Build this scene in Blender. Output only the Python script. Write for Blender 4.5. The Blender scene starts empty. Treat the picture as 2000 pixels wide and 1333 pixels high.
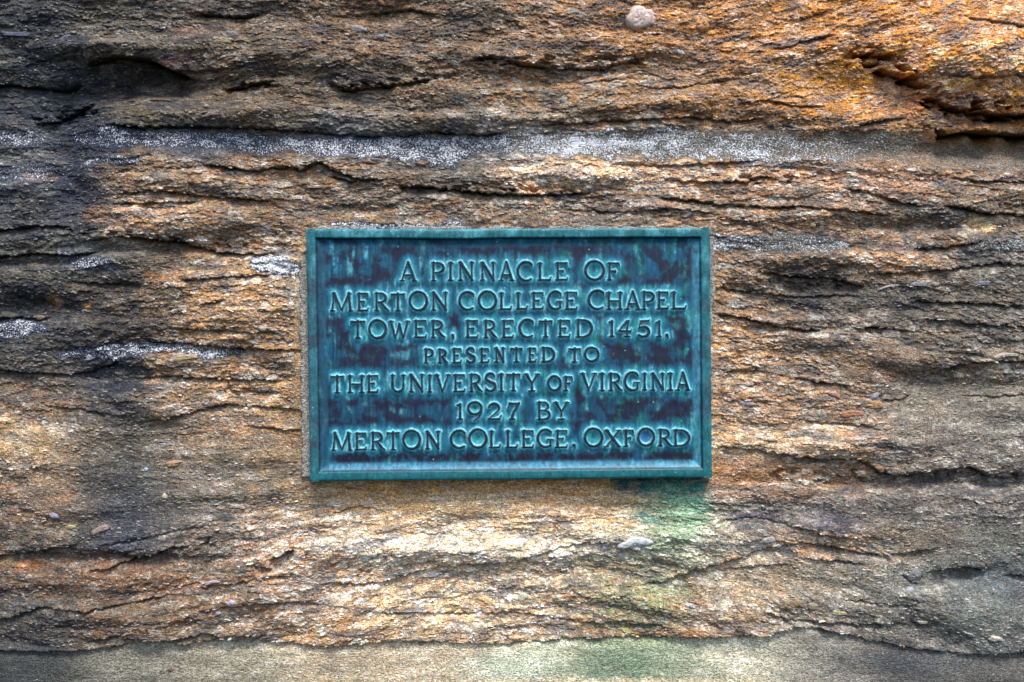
import bpy, math
import numpy as np
from mathutils import Vector

# ------------------------------------------------------------------ camera, sky, sun, exposure
S = 0.0006                 # metres per photo pixel on the plaque's front plane
FRONT = 0.022              # how far the plaque's rim stands out (towards the camera, -Y)
KR = S * 1.016             # metres per photo pixel on the mean rock surface
scene = bpy.context.scene
cam_d = bpy.data.cameras.new('camera')
cam = bpy.data.objects.new('camera', cam_d)
scene.collection.objects.link(cam)
cam.location = (0, -FRONT - 1.0, 0)
cam.rotation_euler = (math.radians(90), 0, 0)
cam_d.sensor_width = 36
cam_d.lens = 30
cam_d.clip_start = 0.02
cam_d.clip_end = 200
cam_d.dof.use_dof = True
cam_d.dof.focus_distance = 1.005
cam_d.dof.aperture_fstop = 4.0
scene.camera = cam

SUN_EL, SUN_AZ = 62.0, 18.0        # azimuth: degrees to the right of straight in front of the wall
world = bpy.data.worlds.new('World')
scene.world = world
world.use_nodes = True
wn = world.node_tree
for n in list(wn.nodes): wn.nodes.remove(n)
sky = wn.nodes.new('ShaderNodeTexSky')
sky.sky_type = 'NISHITA'
sky.sun_disc = False
sky.sun_elevation = math.radians(SUN_EL)
sky.sun_rotation = math.radians(180 - SUN_AZ)
sky.air_density = 1.0
sky.dust_density = 2.5
sky.ozone_density = 1.0
bg = wn.nodes.new('ShaderNodeBackground')
bg.inputs['Strength'].default_value = 0.085
wo = wn.nodes.new('ShaderNodeOutputWorld')
wn.links.new(sky.outputs[0], bg.inputs[0])
wn.links.new(bg.outputs[0], wo.inputs[0])
sun_d = bpy.data.lights.new('sun', 'SUN')
sun_d.energy = 1.5
sun_d.angle = math.radians(14)
sun_d.color = (1.0, 0.95, 0.88)
sun = bpy.data.objects.new('sun', sun_d)
scene.collection.objects.link(sun)
el, az = math.radians(SUN_EL), math.radians(SUN_AZ)
sun_dir = Vector((math.cos(el) * math.sin(az), -math.cos(el) * math.cos(az), math.sin(el)))
sun.rotation_euler = sun_dir.to_track_quat('Z', 'Y').to_euler()
scene.view_settings.view_transform = 'Standard'
scene.view_settings.look = 'None'
scene.view_settings.gamma = 1.0
scene.view_settings.exposure = 1.47

# ------------------------------------------------------------------ numpy helpers
def sm(a, b, x):
    t = np.clip((x - a) / (b - a), 0, 1)
    return t * t * (3 - 2 * t)

_tab = {}
def _lat(seed):
    if seed not in _tab:
        r = np.random.RandomState(seed)
        a = r.rand(256, 256) * 2 * np.pi
        _tab[seed] = (np.cos(a).astype(np.float32), np.sin(a).astype(np.float32))
    return _tab[seed]

def perlin(x, y, seed):
    gx, gy = _lat(seed)
    xi = np.floor(x).astype(np.int32); yi = np.floor(y).astype(np.int32)
    fx = x - xi; fy = y - yi
    u = fx * fx * fx * (fx * (fx * 6 - 15) + 10); v = fy * fy * fy * (fy * (fy * 6 - 15) + 10)
    def g(ix, iy, dx, dy):
        a = ix & 255; b = iy & 255
        return gx[a, b] * dx + gy[a, b] * dy
    n00 = g(xi, yi, fx, fy); n10 = g(xi + 1, yi, fx - 1, fy)
    n01 = g(xi, yi + 1, fx, fy - 1); n11 = g(xi + 1, yi + 1, fx - 1, fy - 1)
    return ((n00 * (1 - u) + n10 * u) * (1 - v) + (n01 * (1 - u) + n11 * u) * v) * 1.5

def fbm(x, y, seed, oct=4, gain=0.5):
    r = 0; a = 1; t = 0
    for i in range(oct):
        r = r + a * perlin(x * 2 ** i, y * 2 ** i, seed + i * 7); t += a; a *= gain
    return r / t

def rnd(ix, iy, seed):
    key = ('r', seed)
    if key not in _tab: _tab[key] = np.random.RandomState(seed).rand(512, 512).astype(np.float32)
    return _tab[key][ix & 511, iy & 511]

def cells(x, y, seed):
    """stretched-cell pattern: distance to own cell's point, gap to the next one, cell random numbers, offset inside the cell"""
    xi = np.floor(x).astype(np.int32); yi = np.floor(y).astype(np.int32)
    d1 = np.full(x.shape, 9., np.float32); d2 = d1.copy()
    ca = np.zeros(x.shape, np.int32); cb = ca.copy()
    ox = np.zeros(x.shape, np.float32); oy = ox.copy()
    for i in (-1, 0, 1):
        for j in (-1, 0, 1):
            a = xi + i; b = yi + j
            px = a + rnd(a, b, seed); py = b + rnd(a, b, seed + 1)
            dx = x - px; dy = y - py
            d = np.sqrt(dx * dx + dy * dy)
            m = d < d1
            d2 = np.where(m, d1, np.minimum(d2, d))
            d1 = np.where(m, d, d1); ca = np.where(m, a, ca); cb = np.where(m, b, cb)
            ox = np.where(m, dx, ox); oy = np.where(m, dy, oy)
    return d1, d2 - d1, ca, cb, ox, oy

def lin(c):
    c = np.asarray(c, np.float64) / 255.
    return np.where(c < 0.04045, c / 12.92, ((c + 0.055) / 1.055) ** 2.4)

def make_mesh(name, co, faces, mat, parent=None, attrs=None, colors=None, smooth=True):
    me = bpy.data.meshes.new(name)
    n = len(co); f = np.asarray(faces, np.int32); k = f.shape[1]
    me.vertices.add(n); me.vertices.foreach_set('co', np.asarray(co, np.float32).ravel())
    me.loops.add(f.size); me.loops.foreach_set('vertex_index', f.ravel())
    me.polygons.add(len(f))
    me.polygons.foreach_set('loop_start', np.arange(0, f.size, k, dtype=np.int32))
    me.polygons.foreach_set('use_smooth', np.full(len(f), smooth))
    me.update(calc_edges=True)
    for an, av in (attrs or {}).items():
        a = me.attributes.new(an, 'FLOAT', 'POINT'); a.data.foreach_set('value', np.asarray(av, np.float32).ravel())
    for an, av in (colors or {}).items():
        av = np.asarray(av, np.float32)
        a = me.attributes.new(an, 'FLOAT_VECTOR', 'POINT'); a.data.foreach_set('vector', av.ravel())
    me.materials.append(mat)
    o = bpy.data.objects.new(name, me)
    scene.collection.objects.link(o)
    if parent: o.parent = parent
    return o

def grid_mesh(name, X, Y, Z, keep, mat, parent=None, attrs=None, colors=None):
    h, w = X.shape
    idx = np.arange(h * w).reshape(h, w)
    q = np.stack([idx[:-1, :-1], idx[1:, :-1], idx[1:, 1:], idx[:-1, 1:]], -1).reshape(-1, 4)
    q = q[keep.ravel()]
    used = np.zeros(h * w, bool); used[q.ravel()] = True
    remap = np.cumsum(used) - 1
    co = np.stack([X.ravel(), Y.ravel(), Z.ravel()], -1)[used]
    at = {k: v.ravel()[used] for k, v in (attrs or {}).items()}
    cl = {k: v.reshape(-1, 3)[used] for k, v in (colors or {}).items()}
    return make_mesh(name, co, remap[q], mat, parent, at, cl)

# ------------------------------------------------------------------ materials
def new_mat(name):
    m = bpy.data.materials.new(name); m.use_nodes = True
    nt = m.node_tree
    for n in list(nt.nodes): nt.nodes.remove(n)
    out = nt.nodes.new('ShaderNodeOutputMaterial'); b = nt.nodes.new('ShaderNodeBsdfPrincipled')
    nt.links.new(b.outputs[0], out.inputs[0])
    return m, nt, b

def N(nt, t, **kw):
    n = nt.nodes.new(t)
    for k, v in kw.items():
        if k.startswith('_'): setattr(n, k[1:], v)
        else: n.inputs[k.replace('9', ' ')].default_value = v
    return n

def math_node(nt, op, a, b=None, clamp=False):
    n = nt.nodes.new('ShaderNodeMath'); n.operation = op; n.use_clamp = clamp
    for i, v in enumerate((a, b)):
        if v is None: continue
        if isinstance(v, (int, float)): n.inputs[i].default_value = v
        else: nt.links.new(v, n.inputs[i])
    return n.outputs[0]

def mixc(nt, fac, a, b, blend='MIX'):
    n = nt.nodes.new('ShaderNodeMix'); n.data_type = 'RGBA'; n.blend_type = blend; n.clamp_factor = True
    for i, v in ((0, fac), (6, a), (7, b)):
        if isinstance(v, (int, float)): n.inputs[i].default_value = v
        elif isinstance(v, (tuple, list)): n.inputs[i].default_value = (*v, 1)
        else: nt.links.new(v, n.inputs[i])
    return n.outputs[2]

def ramp(nt, v, stops):
    n = nt.nodes.new('ShaderNodeValToRGB'); e = n.color_ramp.elements
    while len(e) < len(stops): e.new(0.5)
    for k, (p, c) in enumerate(stops):
        e[k].position = p; e[k].color = (c, c, c, 1) if isinstance(c, (int, float)) else (*c, 1)
    nt.links.new(v, n.inputs[0]); return n.outputs[0]

def stone_material():
    m, nt, b = new_mat('weathered_shelly_sandstone')
    col = N(nt, 'ShaderNodeAttribute', _attribute_name='Col').outputs['Vector']
    lich = N(nt, 'ShaderNodeAttribute', _attribute_name='lichen').outputs['Fac']
    rough = N(nt, 'ShaderNodeAttribute', _attribute_name='rough').outputs['Fac']
    tc = nt.nodes.new('ShaderNodeTexCoord').outputs['Object']
    mp = N(nt, 'ShaderNodeMapping'); mp.inputs['Scale'].default_value = (1, 1, 2.2)
    nt.links.new(tc, mp.inputs[0]); bed = mp.outputs[0]
    def noise(vec, scale, detail=3, ro=0.6):
        n = N(nt, 'ShaderNodeTexNoise', Scale=scale, Detail=detail, Roughness=ro)
        nt.links.new(vec, n.inputs['Vector']); return n.outputs['Fac']
    g1 = noise(tc, 620, 2, 0.7); g2 = noise(bed, 230, 3, 0.65)
    grain = ramp(nt, g1, [(0.30, 0.3), (0.5, 1.0), (0.68, 1.75)])
    c = mixc(nt, 0.85, col, grain, 'MULTIPLY')
    mott = ramp(nt, g2, [(0.33, 0.42), (0.5, 1.0), (0.65, 1.6)])
    c = mixc(nt, 0.75, c, mott, 'MULTIPLY')
    # sparse dark pores
    v = N(nt, 'ShaderNodeTexVoronoi', Scale=260.0); nt.links.new(tc, v.inputs['Vector'])
    pore = ramp(nt, v.outputs['Distance'], [(0.10, 1.0), (0.2, 0.0)])
    sep = N(nt, 'ShaderNodeSeparateColor'); nt.links.new(v.outputs['Color'], sep.inputs[0])
    pore = math_node(nt, 'MULTIPLY', pore, math_node(nt, 'GREATER_THAN', sep.outputs[0], 0.72))
    c = mixc(nt, math_node(nt, 'MULTIPLY', pore, 0.75), c, (0.012, 0.011, 0.011))
    # speckled white lichen
    l1 = noise(tc, 560, 2, 0.75)
    l2 = noise(tc, 60, 2, 0.5)
    thr = math_node(nt, 'SUBTRACT', 0.75, math_node(nt, 'MULTIPLY', lich, 0.275))
    lm = math_node(nt, 'ADD', l1, math_node(nt, 'MULTIPLY', math_node(nt, 'SUBTRACT', l2, 0.5), 0.22))
    lf = math_node(nt, 'MULTIPLY', math_node(nt, 'SUBTRACT', lm, thr), 16.0, True)
    c = mixc(nt, lf, c, (0.74, 0.78, 0.84))
    nt.links.new(c, b.inputs['Base Color'])
    b.inputs['Roughness'].default_value = 0.85
    b.inputs['Specular IOR Level'].default_value = 0.2
    h = math_node(nt, 'ADD', g1, math_node(nt, 'MULTIPLY', g2, 1.2))
    h = math_node(nt, 'SUBTRACT', h, math_node(nt, 'MULTIPLY', pore, 1.2))
    h = math_node(nt, 'ADD', h, math_node(nt, 'MULTIPLY', lf, 0.5))
    bp = N(nt, 'ShaderNodeBump', Strength=0.9, Distance=0.0016)
    nt.links.new(h, bp.inputs['Height']); nt.links.new(bp.outputs[0], b.inputs['Normal'])
    return m

def bronze_material():
    m, nt, b = new_mat('patinated_bronze')
    col = N(nt, 'ShaderNodeAttribute', _attribute_name='Col').outputs['Vector']
    tc = nt.nodes.new('ShaderNodeTexCoord').outputs['Object']
    mp = N(nt, 'ShaderNodeMapping'); mp.inputs['Scale'].default_value = (2.5, 1, 0.8)
    nt.links.new(tc, mp.inputs[0])
    def noise(vec, scale, detail=3, ro=0.6):
        n = N(nt, 'ShaderNodeTexNoise', Scale=scale, Detail=detail, Roughness=ro)
        nt.links.new(vec, n.inputs['Vector']); return n.outputs['Fac']
    g1 = noise(tc, 500, 3, 0.7); g2 = noise(mp.outputs[0], 110, 4, 0.6)
    c = mixc(nt, 0.7, col, ramp(nt, g1, [(0.3, 0.6), (0.5, 1.0), (0.7, 1.4)]), 'MULTIPLY')
    c = mixc(nt, 0.6, c, ramp(nt, g2, [(0.32, 0.55), (0.5, 1.0), (0.66, 1.4)]), 'MULTIPLY')
    v = N(nt, 'ShaderNodeTexVoronoi', Scale=120.0); nt.links.new(tc, v.inputs['Vector'])
    sep = N(nt, 'ShaderNodeSeparateColor'); nt.links.new(v.outputs['Color'], sep.inputs[0])
    sp = math_node(nt, 'MULTIPLY', ramp(nt, v.outputs['Distance'], [(0.07, 1.0), (0.13, 0.0)]),
                   math_node(nt, 'GREATER_THAN', sep.outputs[0], 0.86))
    c = mixc(nt, math_node(nt, 'MULTIPLY', sp, 0.7), c, (0.30, 0.55, 0.66))
    nt.links.new(c, b.inputs['Base Color'])
    r = ramp(nt, g2, [(0.3, 0.36), (0.7, 0.58)]); nt.links.new(r, b.inputs['Roughness'])
    b.inputs['Metallic'].default_value = 0.0
    b.inputs['Specular IOR Level'].default_value = 0.28
    h = math_node(nt, 'ADD', math_node(nt, 'MULTIPLY', g1, 0.5), g2)
    bp = N(nt, 'ShaderNodeBump', Strength=0.35, Distance=0.0009)
    nt.links.new(h, bp.inputs['Height']); nt.links.new(bp.outputs[0], b.inputs['Normal'])
    return m

def shell_material():
    m, nt, b = new_mat('fossil_shell')
    col = N(nt, 'ShaderNodeAttribute', _attribute_name='Col').outputs['Vector']
    tc = nt.nodes.new('ShaderNodeTexCoord').outputs['Object']
    n = N(nt, 'ShaderNodeTexNoise', Scale=420.0, Detail=3.0); nt.links.new(tc, n.inputs['Vector'])
    c = mixc(nt, 0.8, col, ramp(nt, n.outputs['Fac'], [(0.3, 0.5), (0.5, 1.0), (0.7, 1.3)]), 'MULTIPLY')
    nt.links.new(c, b.inputs['Base Color'])
    b.inputs['Roughness'].default_value = 0.6
    bp = N(nt, 'ShaderNodeBump', Strength=0.5, Distance=0.0006)
    nt.links.new(n.outputs['Fac'], bp.inputs['Height']); nt.links.new(bp.outputs[0], b.inputs['Normal'])
    return m

STONE = stone_material(); BRONZE = bronze_material(); SHELL = shell_material()

# ------------------------------------------------------------------ rock face: colour zones, stone tone with averaged shade painted in (x, y, sRGB), by row
ZONES = {
 -60: [(0,(62,60,58)),(700,(105,88,70)),(1300,(160,118,74)),(2000,(195,130,62))],
 60: [(60,(60,60,60)),(250,(85,80,72)),(450,(95,85,75)),(700,(112,90,70)),(900,(105,90,75)),(1100,(140,105,75)),(1300,(168,120,75)),(1500,(178,125,75)),(1700,(200,135,65)),(1900,(208,138,65))],
 160: [(60,(55,58,60)),(250,(60,55,50)),(450,(85,75,62)),(700,(90,80,68)),(900,(110,92,72)),(1100,(140,110,80)),(1300,(150,115,80)),(1500,(165,122,78)),(1650,(205,148,70)),(1850,(200,130,60)),(1980,(212,150,80))],
 220: [(100,(40,42,48)),(300,(85,78,65)),(500,(95,85,70)),(800,(100,88,72)),(1100,(125,105,80)),(1350,(145,105,62)),(1600,(165,112,52)),(1750,(175,122,58)),(1900,(160,105,48))],
 275: [(60,(90,95,100)),(150,(45,48,58)),(400,(70,80,95)),(700,(90,98,110)),(1000,(135,136,138)),(1300,(122,118,112)),(1500,(85,82,76)),(1700,(115,98,70)),(1900,(112,92,60))],
 340: [(60,(80,85,95)),(140,(46,48,60)),(300,(132,110,86)),(500,(132,108,85)),(700,(115,98,80)),(900,(100,90,80)),(1100,(190,158,125)),(1300,(186,148,115)),(1500,(180,136,105)),(1700,(168,126,98)),(1850,(150,118,95)),(1980,(120,105,90))],
 420: [(60,(70,72,78)),(150,(56,56,62)),(300,(155,127,98)),(500,(120,100,80)),(700,(125,108,90)),(900,(120,105,90)),(1200,(115,100,88)),(1400,(142,115,90)),(1600,(148,118,92)),(1800,(110,100,90)),(1950,(105,95,80))],
 500: [(60,(70,68,62)),(150,(92,96,100)),(300,(80,72,62)),(450,(155,124,90)),(560,(165,138,105)),(1450,(132,110,90)),(1600,(98,88,76)),(1750,(155,122,92)),(1950,(105,100,95))],
 580: [(60,(60,58,55)),(200,(75,68,60)),(350,(110,95,75)),(450,(172,134,92)),(570,(170,142,108)),(1430,(142,118,92)),(1600,(82,78,74)),(1800,(88,83,77)),(1950,(95,90,82))],
 650: [(60,(62,64,68)),(250,(72,66,62)),(450,(155,122,85)),(570,(152,122,88)),(1430,(172,135,95)),(1600,(115,105,95)),(1750,(110,100,90)),(1950,(95,90,85))],
 720: [(60,(80,76,72)),(200,(56,59,66)),(400,(155,124,90)),(570,(158,126,90)),(1430,(176,140,102)),(1650,(132,108,88)),(1850,(110,100,88)),(1980,(125,118,105))],
 790: [(60,(120,100,80)),(220,(72,72,76)),(400,(152,126,98)),(570,(158,126,85)),(1430,(160,127,95)),(1600,(142,115,90)),(1800,(115,108,98)),(1950,(110,106,98))],
 860: [(60,(178,150,110)),(220,(88,84,80)),(400,(135,118,98)),(570,(152,122,85)),(1430,(186,158,118)),(1600,(164,137,108)),(1800,(125,115,105)),(1950,(115,112,108))],
 930: [(60,(142,120,95)),(220,(72,74,76)),(400,(120,110,98)),(570,(135,122,95)),(700,(168,140,95)),(900,(168,135,85)),(1150,(165,130,82)),(1430,(175,126,85)),(1600,(152,120,85)),(1800,(112,104,98)),(1950,(105,100,95))],
 1000: [(60,(127,105,85)),(250,(68,72,80)),(400,(125,115,105)),(600,(157,135,105)),(750,(180,147,100)),(900,(184,156,110)),(1100,(194,157,110)),(1250,(190,170,120)),(1350,(150,160,130)),(1450,(125,112,110)),(1600,(106,102,104)),(1800,(105,100,98)),(1950,(100,98,98))],
 1060: [(60,(90,85,75)),(250,(62,67,80)),(400,(110,100,90)),(550,(180,153,130)),(700,(208,187,162)),(900,(212,193,168)),(1100,(202,188,162)),(1250,(198,200,170)),(1350,(175,190,165)),(1450,(172,155,135)),(1600,(162,140,118)),(1800,(125,115,100)),(1950,(105,108,105))],
 1130: [(60,(112,88,68)),(250,(125,93,68)),(450,(125,108,92)),(600,(168,141,118)),(800,(190,167,135)),(1000,(194,172,140)),(1200,(150,145,115)),(1300,(118,122,92)),(1450,(158,141,115)),(1600,(135,128,112)),(1800,(110,112,108)),(1950,(80,88,95))],
 1200: [(60,(75,72,68)),(250,(102,85,70)),(450,(142,115,90)),(650,(190,157,118)),(850,(200,174,135)),(1050,(182,160,130)),(1250,(128,126,92)),(1450,(168,146,115)),(1600,(125,118,108)),(1800,(100,102,100)),(1950,(105,112,112))],
 1248: [(60,(70,68,68)),(250,(112,92,72)),(420,(120,112,98)),(650,(185,147,105)),(900,(174,150,118)),(1200,(140,120,82)),(1400,(174,141,108)),(1550,(125,124,115)),(1700,(100,98,92)),(1900,(95,100,100))],
 1310: [(60,(62,70,78)),(250,(120,126,124)),(450,(142,145,138)),(650,(168,163,147)),(850,(178,175,162)),(1050,(172,186,172)),(1200,(122,142,126)),(1300,(130,155,140)),(1450,(176,184,176)),(1600,(120,125,128)),(1800,(80,85,95)),(1950,(85,90,98))],
 1420: [(60,(80,80,80)),(600,(150,140,120)),(1200,(150,140,115)),(1800,(95,95,95))],
}
# extra stains: x, y, rx, ry, sRGB, strength
STAINS = [
 (120,215,60,70,(26,28,36),.95),(115,320,40,75,(30,32,44),.92),(135,400,60,50,(34,36,48),.85),(250,150,110,32,(38,32,28),.8),
 (50,30,90,40,(45,48,52),.6),(200,735,70,55,(48,50,58),.85),(235,640,60,50,(52,48,46),.6),(290,520,130,40,(66,60,54),.6),
 (60,600,110,60,(52,52,54),.5),(300,1000,150,45,(58,62,72),.65),(230,1085,110,35,(50,54,66),.7),(360,65,28,18,(110,82,82),.6),
 (345,118,36,13,(140,100,112),.7),(430,145,18,9,(118,92,92),.5),(1600,75,55,12,(125,88,92),.6),(1620,155,110,50,(215,150,66),.6),
 (1780,190,80,40,(190,108,32),.6),(1450,40,220,30,(195,132,70),.5),(1900,140,120,60,(230,164,84),.6),(1700,60,200,60,(224,150,72),.5),(1700,190,90,40,(214,140,52),.6),(1560,472,110,24,(36,46,66),1.0),(1700,284,90,22,(62,60,58),.8),(1880,300,70,18,(70,66,58),.7),
 (1600,560,190,30,(84,80,78),.5),(1480,1010,60,16,(56,60,88),.75),(1630,1020,60,22,(58,62,90),.7),(1500,1035,70,20,(86,80,82),.5),
 (1262,946,70,24,(16,70,78),1.0),(1262,946,60,16,(16,66,74),1.0),(1335,950,44,34,(20,80,84),1.0),(1330,945,50,26,(20,78,82),.9),(1300,990,64,40,(52,108,100),.55),(1345,1000,38,50,(80,146,124),.8),(1265,1012,30,12,(52,120,124),.85),
 (1375,975,20,30,(60,130,116),.6),(1300,1050,60,22,(176,190,158),.5),(1330,1020,40,30,(180,206,166),.55),(1260,1180,90,50,(116,122,82),.5),
 (1150,1338,420,12,(214,196,160),.8),(1290,1110,60,90,(150,166,122),.35),(1240,1220,70,60,(140,150,108),.4),(1305,1010,52,80,(92,128,108),.45),(1200,1300,80,36,(104,138,118),.5),(1000,1310,100,30,(182,200,184),.5),(930,955,28,80,(176,160,130),.45),(820,950,180,22,(170,132,76),.5),
 (1750,1300,160,22,(70,76,86),.6),(30,860,70,40,(196,166,120),.5),(1190,385,260,22,(92,88,90),.5),(880,345,70,22,(92,88,86),.6),
 (1090,345,110,18,(216,184,158),.6),(1260,350,120,16,(220,186,160),.5),(1500,325,70,14,(196,146,112),.5),(1640,350,70,18,(200,148,116),.4),
 (1820,350,36,16,(186,122,90),.6),(1570,365,40,16,(110,108,102),.7),(1920,435,34,16,(214,196,140),.8),(1370,45,16,12,(214,160,104),.7),
 (410,540,130,14,(196,146,96),.5),(450,600,110,40,(192,150,102),.5),(250,420,90,22,(184,140,100),.5),(60,340,30,10,(205,160,130),.6),
 (90,590,18,10,(190,130,80),.7),(155,595,10,7,(200,140,84),.8),(230,425,40,10,(196,130,84),.4),(890,1065,330,20,(205,188,165),.35),
 (400,940,50,20,(150,140,130),.4),(1440,1135,80,14,(196,178,146),.4),(1380,1185,60,14,(204,186,156),.4),(590,515,22,300,(128,124,114),.0),
 (360,1140,90,16,(150,100,66),.5),(210,1100,60,12,(120,84,62),.4),(40,1115,26,16,(170,108,64),.6),(250,1230,60,8,(166,116,74),.5),
 (640,1130,70,10,(212,186,160),.4),(1330,1240,60,10,(196,140,84),.6),(1450,650,60,40,(192,150,104),.4),(1720,500,90,16,(190,142,108),.5),
]
# lichen: polyline x, y, half-width, density
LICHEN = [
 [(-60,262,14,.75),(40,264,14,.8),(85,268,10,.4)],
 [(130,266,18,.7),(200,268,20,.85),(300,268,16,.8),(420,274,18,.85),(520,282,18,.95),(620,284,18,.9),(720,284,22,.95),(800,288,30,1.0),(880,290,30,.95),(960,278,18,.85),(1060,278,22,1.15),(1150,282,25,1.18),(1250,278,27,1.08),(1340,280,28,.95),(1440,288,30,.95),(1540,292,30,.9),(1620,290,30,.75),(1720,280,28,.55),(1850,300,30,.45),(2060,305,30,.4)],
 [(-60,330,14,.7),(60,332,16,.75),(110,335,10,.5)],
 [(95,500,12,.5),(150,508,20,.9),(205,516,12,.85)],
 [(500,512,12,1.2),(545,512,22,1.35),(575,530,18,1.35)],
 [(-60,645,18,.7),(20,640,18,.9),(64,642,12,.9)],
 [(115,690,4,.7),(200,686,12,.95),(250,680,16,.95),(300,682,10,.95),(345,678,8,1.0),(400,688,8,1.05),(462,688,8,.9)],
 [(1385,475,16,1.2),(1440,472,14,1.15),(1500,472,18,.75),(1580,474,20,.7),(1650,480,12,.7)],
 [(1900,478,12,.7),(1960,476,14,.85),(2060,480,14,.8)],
 [(160,310,6,.9),(260,312,7,.95)],[(660,438,6,1.1),(780,442,5,1.0),(900,440,4,.9)],
]
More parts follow.
